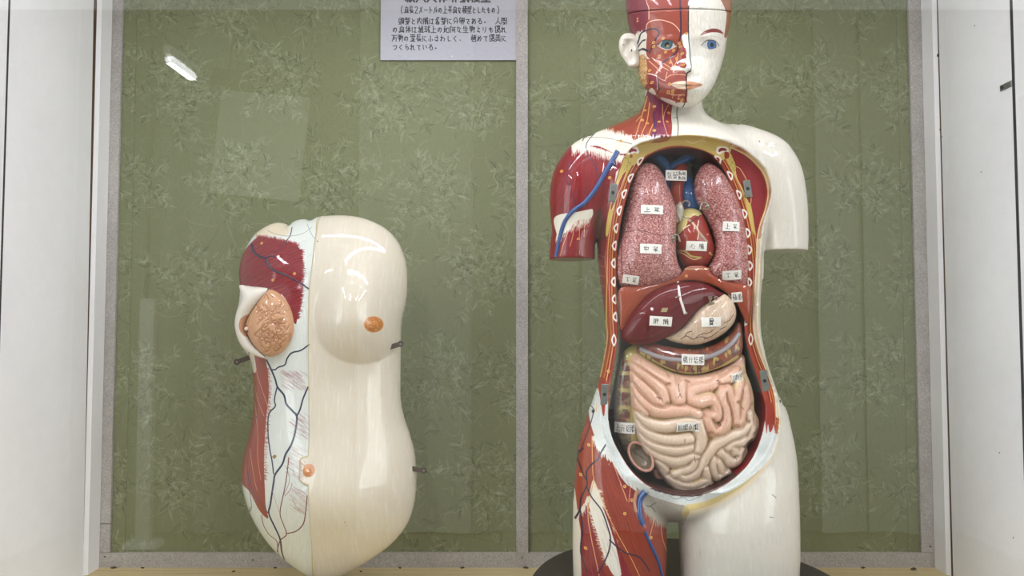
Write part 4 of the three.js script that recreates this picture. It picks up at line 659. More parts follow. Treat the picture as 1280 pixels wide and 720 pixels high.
function card(root, parent, front, px, py, wpx, hpx, turn, text, rows) {
  const at = pinOn(front)(px, py), n = normalOn(front)(at), s = (EYE[2] - at.z) / FOCAL, w = wpx * s, h = hpx * s, e = 0.006;
  // averaged lie of the surface under the card, then bent lightly to follow it
  const q = new THREE.Quaternion().setFromUnitVectors(new THREE.Vector3(0, 0, 1), n.lerp(new THREE.Vector3(0, 0, 1), 0.25).normalize()), r = new THREE.Quaternion().setFromAxisAngle(new THREE.Vector3(0, 0, 1), -turn);
  const g = new THREE.BoxGeometry(w, h, 0.0006, 8, 4, 1), p = g.attributes.position, v = new THREE.Vector3();
  q.multiply(r);
  for (let i = 0; i < p.count; i++) { v.fromBufferAttribute(p, i).applyQuaternion(q).add(at); const top = front(v.x, v.y); v.z = v.z * 0.35 + top * 0.65 + 0.0012 + (p.getZ(i) > 0 ? 0.0003 : -0.0003); if (v.z < top + 0.0005 && p.getZ(i) > 0) v.z = top + 0.0006; p.setXYZ(i, v.x, v.y, v.z); }
  g.computeVertexNormals(); g.translate(-root.position.x, -root.position.y, -root.position.z);
  const face = new THREE.MeshStandardMaterial({ map: paper(text, wpx, hpx, rows), roughness: 0.7 });
  return add(parent, 'paper_label', g, [cardEdge, cardEdge, cardEdge, cardEdge, face, cardEdge], 'handwritten white paper label');
}
const two = (s) => [[s, 0.16, 0.24, 0.24, 0.54, 0.43, 3.6]], four = (s) => [[s, 0.06, 0.2, 0.18, 0.62, 0.235, 3]];
function organ({ name, label, outline, z, c, h = 0.0022, depth = 0.05, bumps = [], base, paint, per = 2600, mat = {}, shape, zc, full = 1 }) {
  const F = new Field([{ pts: outline, z, c }], h);
  if (full !== 1) { let m = 0; for (const v of F.u) m = Math.max(m, v); for (let i = 0; i < F.u.length; i++) if (F.u[i] > 0) F.u[i] = m * Math.pow(F.u[i] / m, full); }
  for (const b of bumps) F.bump(b[0], b[1], b[2], b[3], b[4], z + 0.03, b[5] ?? 0);
  if (shape) shape(F);
  const zf = zc ?? z, front = F.top(zf), geo = netMesh(F, { zc: zf, zmin: (typeof zf === 'number' ? zf : z) - depth - 0.004, zmax: z + 0.12, hz: h, clip: (x, y, zz) => z - depth - zz });
  relax(geo, 1, 0.4);
  const P = new Paint(F.x0, F.y0, F.x1, F.y1, per, base); P.front = front; if (paint) paint(P, F);
  P.uv(geo);
  const b = F.polys[0]; let x = 0, y = 9; for (const q of b) { x += q[0] / b.length; y = Math.min(y, q[1]); }
  const root = thing(name, label, 'organ model', [x, y, z]);
  const m = put(root, 'body', geo, lacquer({ map: P.tex(), ...mat }));
  return { root, front, F, m, at: pinOn(front) };
}
const lungPaint = (n, lines) => (p) => { seed(n); const { width: w, height: hh } = p.c; for (let i = 0; i < w * hh / 20; i++) { const t = rnd(); p.g.fillStyle = t < 0.36 ? 'rgba(118,46,50,0.62)' : t < 0.7 ? 'rgba(226,186,176,0.62)' : t < 0.86 ? 'rgba(178,104,100,0.6)' : 'rgba(92,34,40,0.5)'; const r = rr(1.8, 4.6); p.g.beginPath(); p.g.arc(rnd() * w, rnd() * hh, r * 0.7, 0, 7); p.g.fill(); } for (const l of lines) p.line(l, 0.8, '#5e2a2c'); };
const lungR = organ({ name: 'lung_model', label: 'speckled pink lung model with three paper labels, left of the heart', z: 0.352, c: 1.5, full: 0.82, base: '#a9706a', outline: [[797, 209], [806, 204], [817, 206], [827, 217], [834, 234], [841, 250], [845, 266], [844, 290], [844, 312], [846, 328], [853, 343], [840, 352], [820, 358], [800, 361], [784, 360], [774, 355], [770, 338], [771, 316], [775, 293], [780, 268], [785, 245], [790, 224]], bumps: [[835, 300, 14, 60, 0.004], [800, 320, 20, 30, 0.006], [812, 240, 14, 26, 0.004]], paint: lungPaint(51, [[[779, 290], [800, 288], [825, 294], [843, 292]], [[786, 330], [792, 350], [806, 361]], [[781, 250], [777, 300], [778, 340], [790, 362]]]), mat: { roughness: 0.45, clearcoat: 0.85, clearcoatRoughness: 0.16 } });
const lungL = organ({ name: 'lung_model', label: 'speckled pink lung model with two paper labels, right of the heart', z: 0.352, c: 1.6, full: 0.82, base: '#a9706a', outline: [[878, 207], [886, 204], [896, 209], [907, 222], [918, 242], [926, 264], [931, 290], [934, 320], [934, 345], [931, 359], [915, 358], [898, 351], [884, 344], [885, 335], [892, 321], [894, 302], [888, 283], [880, 267], [871, 250], [868, 234], [871, 218]], bumps: [[905, 320, 20, 30, 0.005], [885, 240, 12, 26, 0.004]], paint: lungPaint(52, [[[898, 346], [915, 335], [934, 324]]]), mat: { roughness: 0.45, clearcoat: 0.85, clearcoatRoughness: 0.16 } });
card(lungR.root, lungR.m, lungR.front, 815, 262, 27.5, 11.5, 0.05, ['上葉'], two('上葉'));
card(lungR.root, lungR.m, lungR.front, 813.5, 311, 27.5, 12, 0.03, ['中葉'], two('中葉'));
card(lungR.root, lungR.m, lungR.front, 788.5, 349.5, 20, 11.5, 0.12, ['下葉'], two('下葉'));
card(lungL.root, lungL.m, lungL.front, 914, 283, 21, 12, 0.05, ['上葉'], two('上葉', 6));
card(lungL.root, lungL.m, lungL.front, 915, 344, 23.5, 12, -0.08, ['下葉'], two('下葉', 6));
// heart with great vessels
const heart = organ({ name: 'heart_model', label: 'red heart model with blue vessels between the two lungs', z: 0.345, c: 2.2, h: 0.0018, base: '#932c14', outline: [[849, 267], [857, 261], [868, 261], [877, 267], [884, 282], [890, 300], [893, 313], [888, 326], [881, 334], [868, 337], [855, 334], [849, 322], [844, 304], [844, 285]], bumps: [[862, 300, 12, 20, 0.004], [852, 290, 6, 14, 0.003]], paint: (p) => {
  seed(53);
  p.poly([[853, 258], [876, 258], [876, 270], [866, 272], [853, 270]], '#cbbb78'); p.poly([[846, 275], [858, 271], [858, 282], [846, 300], [840, 300]], '#c8b674');
  p.poly([[862, 276], [872, 270], [890, 290], [893, 315], [880, 334], [866, 300]], '#8a2a1c');
  for (const [l, w, col] of [[[[853, 270], [864, 277], [874, 290], [884, 302]], 2.2, '#d8c79a'], [[[853, 270], [864, 277], [874, 290], [884, 302]], 0.9, '#5d4a3c'], [[[876, 269], [862, 279], [852, 291], [844, 300]], 1.6, '#5f1a1c'], [[[866, 278], [873, 288], [872, 299]], 1.6, '#d8b48c'], [[[862, 281], [854, 286]], 1.2, '#e6d6b0'], [[[845, 313], [856, 314], [864, 320], [876, 322]], 2.2, '#b9a764'], [[[845, 314], [854, 317], [866, 324], [874, 323]], 1, '#dfc9a0'], [[[887, 316], [892, 320]], 2.6, '#b9a060']]) p.line(l, w, col);
  p.pins([[884.5, 293]], '#d8b48c', 1.2); p.pins([[889, 322]], '#b9905c', 1.2);
} });
card(heart.root, heart.m, heart.front, 871, 307.5, 26, 12, 0.04, ['心臓'], two('心臓', 5));
{
  const r = heart.root, blue = lacquer({ color: 0x2a568c }), red = lacquer({ color: 0x9a3620 }), dark = lacquer({ color: 0x4a2a2c }), grey = lacquer({ color: 0x6f6c66 });
  const Z = (l, z) => l.map(([px, py, dz = 0]) => V(px, py, z + dz));
  put(r, 'vena_cava', taper(Z([[812, 190, -0.02], [822, 197], [832, 207], [837, 222], [836, 245], [838, 262, -0.01]], 0.325), (t) => 0.0085 + 0.0015 * t, 40, 14), blue, 'blue vein trunk');
  put(r, 'vena_cava', taper(Z([[873, 191, -0.02], [861, 197], [850, 203], [838, 210]], 0.328), () => 0.0078, 30, 14), blue);
  put(r, 'aorta', taper(Z([[856, 206, -0.03], [850, 214], [846, 228], [846, 246], [851, 264]], 0.33), (t) => 0.0075 + 0.0065 * Math.sin(Math.min(1, t * 1.25) * Math.PI * 0.8), 40, 16), red, 'red aorta trunk');
  put(r, 'pulmonary_trunk', taper(Z([[859, 226, -0.012], [861, 242], [864, 256], [865, 267]], 0.332), (t) => 0.011 + 0.0065 * t, 24, 18), blue, 'blue pulmonary trunk');
  put(r, 'trunk_collar', (() => { const g = new THREE.TorusGeometry(0.0172, 0.0016, 8, 32); g.rotateX(Math.PI / 2 - 0.1); const v = V(864.5, 263, 0.332); g.translate(v.x, v.y, v.z); return g; })(), lacquer({ color: 0x1b3a63 }));
  put(r, 'windpipe', taper(Z([[858, 190, -0.02], [859, 210], [860, 230], [860, 240]], 0.312), () => 0.0088, 24, 14), grey);
  for (let i = 0; i < 5; i++) { const g = new THREE.TorusGeometry(0.0088, 0.0012, 6, 20); g.rotateX(Math.PI / 2); const v = V(859, 206 + i * 5.5, 0.311); g.translate(v.x, v.y, v.z); put(r, 'windpipe_ring', g, grey); }
  put(r, 'artery', taper(Z([[834, 184, -0.02], [836, 196], [842, 212]], 0.312), () => 0.0068, 16, 12), dark);
  put(r, 'artery', taper(Z([[848, 183, -0.02], [848, 196], [849, 212]], 0.31), () => 0.0062, 16, 12), dark);
  put(r, 'auricle', (() => { const g = new THREE.SphereGeometry(1, 20, 14), p = g.attributes.position; for (let i = 0; i < p.count; i++) { const w = 1 + 0.08 * Math.sin(p.getX(i) * 7 + p.getY(i) * 9); p.setXYZ(i, p.getX(i) * 0.0085 * w, p.getY(i) * 0.0195 * w, p.getZ(i) * 0.011 * w); } g.computeVertexNormals(); g.rotateZ(-0.12); const v = V(848.5, 266, 0.358); g.translate(v.x, v.y, v.z); return g; })(), lacquer({ color: 0xb6b0a0 }), 'greyish cream auricle');
  const steel = plain(0x8f897a, { metalness: 0.7, roughness: 0.35 });
  // wire hooks that hold the heart
  for (const [px, py, s] of [[845, 297, -1], [880, 257, 1]]) { const z = s < 0 ? 0.385 : 0.39; put(r, 'wire_hook', tube(Z([[px - 5 * s, py + 5], [px - 2 * s, py - 3], [px + 4 * s, py - 2], [px + 6 * s, py + 3], [px + 2 * s, py + 5]], z), 0.0017, 30, 8), steel); const k = new THREE.SphereGeometry(0.0038, 12, 8); const v = V(px + 4 * s, py + 1, z); k.translate(v.x, v.y, v.z); put(r, 'hook_knob', k, steel); }
  put(r, 'wire_hook', tube(Z([[852, 254], [857, 251], [862, 254], [861, 258]], 0.36), 0.0016, 24, 8), steel);
  const v = V(845, 219, 0.352), flat = () => 0.352;
  card(r, r, flat, 845, 219.5, 26.5, 13, 0.03, ['気管動脈'], [['気管', 0.06, 0.2, 0.22, 0.6, 0.27, 3], ['動脈', 0.6, 0.12, 0.16, 0.34, 0.19, 2.2], ['動脈', 0.6, 0.56, 0.16, 0.34, 0.19, 2.2]]);
}
// diaphragm arch
const dia = organ({ name: 'diaphragm_model', label: 'orange-red diaphragm model arching over the liver', z: 0.35, c: 0.45, base: '#8f3d22', h: 0.002, outline: [[772, 362], [790, 358], [820, 354], [846, 345], [856, 334], [880, 334], [888, 344], [905, 352], [933, 358], [936, 378], [933, 402], [929, 404], [924, 394], [916, 378], [904, 366], [880, 355], [854, 352], [832, 358], [812, 369], [794, 388], [779, 410], [774, 412], [772, 390]], zc: 0.368, paint: (p) => { seed(54); for (let i = 0; i < 200; i++) { const x = rr(772, 935), y = rr(338, 405); p.line([[x, y], [x + (x < 855 ? -8 : 8), y + 12]], 0.5, rnd() < 0.5 ? 'rgba(110,36,16,0.35)' : 'rgba(200,110,70,0.25)'); } p.pins([[858, 345]], '#e0a45c', 1.8); for (let i = 0; i < 22; i++) p.dot([852 + i * 1.6, 336 + 0.6 * Math.sin(i * 2.3)], 0.8, '#b09a6c'); } });
card(dia.root, dia.m, dia.front, 921, 371.5, 12.5, 12.5, -0.1, ['隔膜'], [['隔膜', 0.08, 0.18, 0.38, 0.62, 0.46, 6]]);
const liver = organ({ name: 'liver_model', label: 'glossy dark crimson liver model under the diaphragm', z: 0.362, c: 1.6, full: 0.6, base: '#5e0e13', outline: [[777, 416], [784, 400], [794, 385], [812, 367], [832, 356.5], [855, 352], [880, 355], [898, 364], [906, 370], [892, 377], [874, 386], [863, 396], [854, 407], [838, 419], [818, 428], [800, 431], [785, 429], [778, 424]], bumps: [[820, 395, 30, 24, 0.006], [846, 372, 20, 14, 0.004]], paint: (p) => { seed(55); p.grain(1500, ['rgba(120,40,44,0.2)', 'rgba(60,10,16,0.2)'], 3, 9); p.pins([[815, 386]], '#e9e2d8', 1.6); }, mat: { roughness: 0.6, specularIntensity: 0.2, clearcoat: 0.5, clearcoatRoughness: 0.03 } });
card(liver.root, liver.m, liver.front, 826, 401.5, 28, 12, 0.06, ['肝臓'], two('肝臓', 5));
{
  const l = [[847, 351], [848.5, 362], [850, 372], [853, 382], [856, 392]].map(([x, y]) => { const v = liver.at(x, y); v.z += 0.0006; return v; });
  put(liver.root, 'ligament', tube(l, 0.0023, 30, 8), lacquer({ color: 0xefe8e2 }), 'white ligament strip');
  const steel = plain(0x9a9384, { metalness: 0.7, roughness: 0.35 });
  for (const [x, y, r] of [[857.5, 391.5, 0.0024], [849, 371, 0.0022]]) { const v = liver.at(x, y), g = new THREE.SphereGeometry(r, 12, 8); g.translate(v.x, v.y, v.z + 0.0012); put(liver.root, 'pin', g, steel); }
  const v = liver.at(830.5, 387.5), g = new RoundedBoxGeometry(0.0105, 0.0075, 0.0014, 2, 0.0006); { const p = g.attributes.position; for (let i = 0; i < p.count; i++) p.setX(i, p.getX(i) + p.getY(i) * 0.4); } g.translate(v.x, v.y, v.z + 0.0006); put(liver.root, 'eyelet', g, plain(0xa99a72, { metalness: 0.5, roughness: 0.5 }));
}
const stomach = organ({ name: 'stomach_model', label: 'beige stomach model with dark veins beside the liver', z: 0.362, c: 1.8, full: 0.75, base: '#c9b198', outline: [[893, 371], [903, 367], [913, 374], [919, 387], [917, 402], [906, 415], [890, 425], [870, 431], [850, 429], [836, 425], [831, 420], [846, 413], [858, 402], [868, 388], [880, 378]], bumps: [[880, 400, 26, 16, 0.005, -0.5]], paint: (p) => { seed(56); p.grain(1400, ['rgba(225,205,180,0.25)', 'rgba(170,140,115,0.2)'], 3, 10, 2); for (const l of [[[851, 424], [858, 420], [866, 424], [876, 421], [884, 423]], [[856, 421], [859, 416], [865, 414]], [[870, 422], [876, 418], [886, 416], [892, 412]], [[905, 404], [912, 400], [917, 393]], [[900, 412], [908, 408]], [[880, 424], [890, 420], [898, 414]]]) p.line(l, 0.9, '#5a3a34'); }, mat: { roughness: 0.35 } });
card(stomach.root, stomach.m, stomach.front, 889, 402.5, 25, 12, -0.03, ['胃'], [['胃', 0.38, 0.16, 0.24, 0.66, 0.3, 5]]);
{
  const steel = plain(0x8f897a, { metalness: 0.7, roughness: 0.35 }), mk = (px, py, dz) => { const v = stomach.at(px, py); v.z = Math.max(v.z, 0.39) + dz; return v; };
  const clip = thing('metal_clip', 'small brass clip joining the liver and stomach', 'clip', mk(885, 377, 0).toArray());
  put(clip, 'wire', tube([mk(880, 372, 0.004), mk(882, 376, 0.004), mk(884, 379, 0.003), mk(888, 378, 0.003)], 0.0014, 24, 8), steel);
  const a = new RoundedBoxGeometry(0.0125, 0.005, 0.0014, 2, 0.0006); a.rotateZ(0.35); { const v = mk(887, 380, 0.001); a.translate(v.x, v.y, v.z); } put(clip, 'tongue', a, plain(0xa39872, { metalness: 0.6, roughness: 0.4 }));
  for (const [x, y] of [[882, 373], [890.5, 373]]) { const g = new THREE.TorusGeometry(0.0026, 0.0011, 8, 16), v = mk(x, y, 0.003); g.translate(v.x, v.y, v.z); put(clip, 'eyelet', g, steel); }
}
// large bowel: cross band with its pale ribbon
const bandMid = [[800, 436], [815, 443], [832, 448], [850, 450], [868, 449.5], [886, 446], [902, 439], [914, 430], [924, 417]];
const colon = organ({ name: 'large_bowel_model', label: 'red-brown crosswise bowel model with lavender ribbon below the stomach', z: 0.35, c: 1.7, full: 0.8, base: '#8a5a48', outline: [[798, 430], [812, 428], [836, 433], [866, 436], [892, 431], [912, 418], [922, 403], [927, 408], [927, 440], [917, 452], [896, 461], [870, 468], [848, 466], [828, 459], [808, 448], [797, 440]], paint: (p) => {
  seed(57);
  p.poly([[800, 428], [836, 433], [868, 436], [894, 430], [914, 416], [926, 402], [926, 416], [904, 436], [876, 446], [846, 447], [816, 440]], '#94503c');
  for (let i = 0; i < 150; i++) { const x = rr(800, 927), y = rr(430, 468); p.poly([0, 1, 2, 3, 4, 5].map((k) => [x + Math.cos(k * 1.05) * rr(2, 7), y + Math.sin(k * 1.05) * rr(2, 5)]), ['rgba(84,58,58,0.45)', 'rgba(156,80,58,0.45)', 'rgba(120,84,76,0.45)'][i % 3]); }
  for (const [x, y, n] of [[864, 434, 2], [868, 457, 4], [846, 458, 3], [885, 433, 2], [894, 450, 4], [907, 422, 3], [911, 441, 3], [920, 432, 2], [829, 451, 3], [812, 444, 3], [882, 460, 4], [856, 462, 3]]) for (let i = 0; i < n; i++) { const a = x + rr(-3, 3), b = y + rr(-4, 4); p.poly([0, 1, 2, 3, 4].map((k) => [a + Math.cos(k * 1.26) * rr(0.8, 2.6), b + Math.sin(k * 1.26) * rr(2, 5)]), 'rgba(190,174,104,0.8)'); }
  p.line([[802, 441], [822, 455], [846, 465], [870, 467], [896, 461], [922, 446]], 4, '#b9ab66');
  for (const [x, y] of [[866, 458], [873, 460], [846, 456], [808, 443], [814, 448], [876, 458]]) p.line([[x, y], [x - 1, y + 5], [x + 1, y + 9]], 1, '#2e2420');
}, mat: { roughness: 0.3 } });
{
  const l = bandMid.map(([x, y]) => colon.at(x, y)), g = new THREE.TubeGeometry(new THREE.CatmullRomCurve3(l), 60, 0.0042, 10, false);
  put(colon.root, 'ribbon', g, lacquer({ color: 0x9c9597 }), 'lavender grey ribbon');
}
card(colon.root, colon.m, (x, y) => colon.front(x, y) + 0.003, 866, 449.5, 28, 13, 0.03, ['横行結腸'], four('横行結腸'));
// rising bowel at the left with its open end
const rise = organ({ name: 'rising_bowel_model', label: 'brown and yellow upright bowel model with cut-open round end, left of small intestine', z: 0.338, c: 1.6, base: '#8d8168', outline: [[786, 434], [800, 430], [806, 442], [800, 470], [797, 500], [799, 530], [804, 552], [798, 566], [784, 566], [775, 552], [769, 530], [767, 505], [769, 480], [773, 458], [778, 442]], paint: (p) => {
  seed(58); p.grain(900, ['rgba(120,100,80,0.4)', 'rgba(176,160,110,0.4)', 'rgba(90,80,70,0.3)'], 6, 22);
  p.poly([[780, 434], [806, 430], [806, 455], [794, 462], [788, 520], [792, 560], [806, 560], [800, 500]], '#b7a867');
  for (const [x, y] of [[781, 475], [780, 500], [779, 520], [782, 458]]) for (let i = 0; i < 9; i++) { const a = x + rr(-5, 5), b = y + rr(-7, 7); p.poly([0, 1, 2, 3, 4].map((k) => [a + Math.cos(k * 1.26) * rr(1, 5), b + Math.sin(k * 1.26) * rr(1, 5)]), ['rgba(106,58,52,0.6)', 'rgba(128,70,58,0.6)', 'rgba(80,52,50,0.5)'][i % 3]); }
  for (const y of [466, 488, 510]) for (let i = 0; i < 5; i++) p.line([[768 + rr(0, 8), y + rr(-3, 3)], [784 + rr(0, 8), y + rr(-3, 3)]], rr(0.8, 2), 'rgba(174,160,106,0.8)');
  p.line([[776, 450], [771, 480], [769, 510], [773, 545]], 3.2, '#8f8a88');
}, mat: { roughness: 0.35 } });
card(rise.root, rise.m, rise.front, 781.5, 535, 25, 13.5, 0.03, ['上行結腸'], four('上行結腸'));
{
  const r = rise.root, pink = lacquer({ color: 0xb27f6c }), pts = [], cx = 801, cy = 571, a = 0.62;
  for (let i = 0; i < 40; i++) { const t = i / 40 * Math.PI * 2, u = Math.cos(t) * 12, v = Math.sin(t) * 20; pts.push(V(cx + u * Math.cos(a) + v * Math.sin(a), cy - u * Math.sin(a) + v * Math.cos(a), 0.372 + 0.012 * Math.sin(t))); }
  const ringG = new THREE.TubeGeometry(new THREE.CatmullRomCurve3(pts, true), 80, 0.0026, 10, true); put(r, 'open_end', ringG, pink, 'pink rim of the cut bowel end');
  const inner = []; for (const q of pts) inner.push(q.clone());
  const mid = inner.reduce((s, q) => s.add(q), new THREE.Vector3()).multiplyScalar(1 / inner.length), pos = [], idx = [], rings = 7;
  for (let k = 0; k <= rings; k++) { const s = 1 - k / rings; for (const q of inner) { const o = q.clone().sub(mid).multiplyScalar(Math.max(s, 0.001)).add(mid); o.z -= 0.016 * Math.sqrt(1 - s * s) + 0.0015 * Math.sin(o.y * 700 + o.x * 500) * (1 - s); pos.push(o.x, o.y, o.z); } }
  for (let k = 0; k < rings; k++) for (let i = 0; i < 40; i++) { const A = k * 40 + i, B = k * 40 + (i + 1) % 40; idx.push(A, B, A + 40, B, B + 40, A + 40); }
  const bg = new THREE.BufferGeometry(); bg.setAttribute('position', new THREE.Float32BufferAttribute(pos, 3)); bg.setIndex(idx); bg.computeVertexNormals(); put(r, 'inner_lining', bg, lacquer({ color: 0x6e5e48, side: THREE.DoubleSide }), 'brown inside of the cut bowel end');
  const og = taper([V(786, 545, 0.335), V(790, 552, 0.338), V(794, 559, 0.331)], (t) => 0.016 - 0.002 * t, 16, 24); put(r, 'pouch', og, lacquer({ color: 0xa87f6c }));
  put(r, 'appendix', taper([V(818, 586, 0.36), V(821, 595, 0.358), V(828, 597, 0.352), V(836, 593, 0.346)], (t) => 0.0048 - 0.002 * t, 24, 10), pink);
}
// small intestine: coils pressed into one lump
const coilsPink = [
  [[790, 448], [805, 456], [818, 465], [832, 472], [842, 478]], [[843, 474], [844, 486], [846, 497], [850, 501], [854, 496], [855, 486], [857, 474]],
  [[789, 456], [804, 466], [818, 477], [828, 487], [832, 500], [827, 504]], [[790, 470], [802, 482], [813, 493], [822, 502], [829, 505]],
  [[790, 482], [799, 498], [813, 511], [828, 515.5], [846, 514], [860, 514], [872, 519]], [[791, 494], [798, 507], [808, 517]],
  [[856, 473], [870, 472], [886, 470], [897, 468], [899, 475], [892, 481], [877, 484], [865, 489], [864, 498], [874, 503], [890, 500], [898, 508], [897, 520], [886, 519]], [[886, 519], [886, 532], [893, 539]],
  [[908, 488], [904, 500], [908, 514], [909, 528], [903, 537], [893, 540]], [[911, 487], [918, 500], [922, 516], [923, 529]], [[926, 449], [914, 459], [906, 464]], [[925, 465], [912, 474], [905, 476]], [[931, 482], [926, 492], [922, 500]], [[936, 488], [936, 505], [930, 522], [926, 530]],
];
const coilsPale = [
  [[800, 522], [812, 531], [830, 534], [852, 530], [868, 527], [875, 534], [876, 552], [872, 563]], [[794, 526], [804, 540], [820, 549], [838, 552], [862, 550]], [[796, 541], [808, 555], [826, 562], [848, 564], [863, 560]], [[802, 556], [816, 569], [830, 576], [848, 579], [863, 573], [869, 572]],
  [[814, 578], [830, 586], [835, 602], [848, 612], [863, 617], [880, 614], [889, 604]], [[868, 577], [866, 587], [854, 592], [846, 597]], [[943, 530], [932, 541], [914, 548], [898, 555], [888, 566], [880, 580], [872, 592], [860, 600], [851, 597]],
  [[943, 548], [930, 554], [917, 556], [912, 561]], [[929, 567], [926, 577], [916, 580], [908, 572], [901, 567]], [[911, 594], [900, 598], [894, 588], [893, 576]], [[890, 607], [886, 596], [883, 588]], [[940, 520], [944, 536], [940, 550]], [[836, 601], [852, 609], [870, 611], [886, 603]], [[898, 578], [904, 590], [908, 596]], [[915, 560], [922, 566], [928, 570]],
];
const gut = organ({ name: 'small_intestine_model', label: 'coiled pink and cream small intestine model filling the belly', z: 0.345, c: 0.75, h: 0.0016, base: '#cdb288', outline: [[788, 440], [800, 440], [815, 451], [836, 463], [862, 468], [890, 464], [910, 455], [924, 443], [931, 447], [932, 464], [938, 480], [942, 498], [942, 512], [948, 524], [948, 538], [942, 550], [933, 556], [935, 568], [931, 580], [921, 586], [919, 594], [911, 602], [899, 606], [890, 612], [874, 618], [856, 618], [840, 612], [829, 600], [818, 587], [806, 570], [796, 550], [790, 526], [786, 500], [784, 474], [783, 452]], zc: 0.345,
  shape: (F) => {
    const s = (EYE[2] - 0.395) / FOCAL, curves = [...coilsPink, ...coilsPale].map((l) => spline(l, false, 6).map(([px, py]) => W(px, py, 0.396))), r = 9 * s;
    F.each((x, y, k) => { let d1 = 1, d2 = 1; for (const c of curves) { const d = polyDistance(c, x, y, false); if (d < d1) { d2 = d1; d1 = d; } else if (d < d2) d2 = d; } const q = Math.min(1, d1 / r), groove = Math.exp(-(((d2 - d1) / (2.3 * s)) ** 2)) * sstep(1.5 * s, 4 * s, d1); F.b[k] += (0.0118 * Math.sqrt(1 - q * q) - 0.0062 * groove) * sstep(0, 0.00022, F.u[k]); });
    // soften the creases
    const t = F.b.slice(), { nx, ny } = F; for (let j = 1; j < ny - 1; j++) for (let i = 1; i < nx - 1; i++) { const k = j * nx + i; F.b[k] = (t[k] * 4 + t[k - 1] + t[k + 1] + t[k - nx] + t[k + nx]) / 8; }
  },
  paint: (p, F) => {
    seed(59);
    for (const [set, w, col] of [[coilsPink, 14, '#d2a78d'], [coilsPale, 14.4, '#d4bda5']]) for (const l of set) p.line(l, w, col);
    p.grain(2600, ['rgba(235,215,190,0.2)', 'rgba(170,130,105,0.14)'], 2, 7, 2);
    for (const l of [[[848, 480], [849, 490]], [[850, 492], [848, 497]], [[850, 492], [852, 497]], [[826, 498], [829, 502]], [[820, 496], [826, 498]], [[897, 527], [899, 533]], [[899, 527], [901, 533]], [[927, 509], [930, 512]], [[856, 549], [856, 553]], [[868, 570], [869, 577]], [[918, 570], [921, 575]], [[887, 487], [888, 489]], [[895, 476], [898, 475]]]) p.line(l, 0.8, '#5a4034');
  }, mat: { roughness: 0.33 } });
card(gut.root, gut.m, gut.front, 921.5, 471, 19.5, 13, -0.12, ['空腸'], [['空腸小腸', 0.07, 0.2, 0.18, 0.6, 0.23, 3.6]]);
card(gut.root, gut.m, gut.front, 859.5, 534, 27, 13, -0.05, ['回腸小腸'], four('回腸小腸', 4.6));
// ---------------------------------------------------------------- the front cover standing beside it
const SZ = 0.2;
const shellOutline = [[399, 271], [430, 269.5], [455, 273], [480, 284], [497, 301], [507, 324], [510, 350], [508, 378], [503, 402], [502, 425], [501, 450], [501, 480], [502, 502], [506, 522], [513, 543], [519, 566], [521, 592], [520, 620], [514, 645], [503, 664], [487, 681], [465, 697], [445, 710], [426, 721], [405, 725], [388, 720], [370, 708], [355, 696], [340, 681], [325, 660], [313, 636], [306, 612], [304, 590], [307, 566], [313, 545], [318, 522], [320, 500], [319, 475], [317, 452], [310, 441], [301, 429], [296, 412], [296, 396], [301, 378], [302, 360], [300, 342], [303, 324], [310, 308], [319, 294], [332, 284], [346, 278.5], [358, 280], [363, 283], [368, 277], [380, 274], [388, 276], [394, 274]];
const SF = new Field([{ pts: shellOutline, z: SZ, c: 0.85 }], 0.0024);
for (const [px, py, rx, ry, hgt, t] of [[440, 340, 60, 50, 0.006, 0], [337, 405, 34, 40, 0.02, 0], [418, 622, 80, 62, 0.038, 0], [440, 480, 60, 36, -0.006, 0], [466, 407, 8, 8, 0.004, 0], [330, 325, 36, 30, 0.006, 0], [345, 292, 22, 10, 0.004, 0], [386, 588, 9, 9, -0.004, 0], [386, 588, 5, 5, 0.006, 0]]) SF.bump(px, py, rx, ry, hgt, SZ + 0.1, t);
SF.swell(448, 396, 60, 0.046, SZ + 0.11);
const seamLine = [[398, 262], [396, 290], [391, 330], [387, 360], [386, 400], [386, 440], [386.5, 500], [386.5, 560], [386, 570], [376, 573], [375, 600], [379, 604], [386, 607], [387, 640], [390, 680], [394, 735]], seamAt = pinOn(SF.top(SZ)), seamW = seamLine.map(([px, py]) => { const v = seamAt(px, clamp(py, 274, 716)); return [v.x, W(px, py, v.z)[1]]; }), seamSide = [...seamW, [seamW[15][0] + 0.5, seamW[15][1]], [seamW[0][0] + 0.5, seamW[0][1]]];
const seamD = new Float32Array(SF.nx * SF.ny);
SF.each((x, y, k) => { const d = polyDistance(seamSide, x, y); seamD[k] = d; SF.b[k] += 0.0045 * sstep(-0.0012, 0.0012, d); });
const shellTop = SF.top(SZ);
const shellGeo = netMesh(SF, { zc: SZ, zmin: SZ - 0.008, zmax: SZ + 0.2, hz: 0.0024, clip: (x, y, z) => SZ - z });
relax(shellGeo, 1, 0.4);
const SP = new Paint(SF.x0, SF.y0, SF.x1, SF.y1, 2600, '#d3cab7');
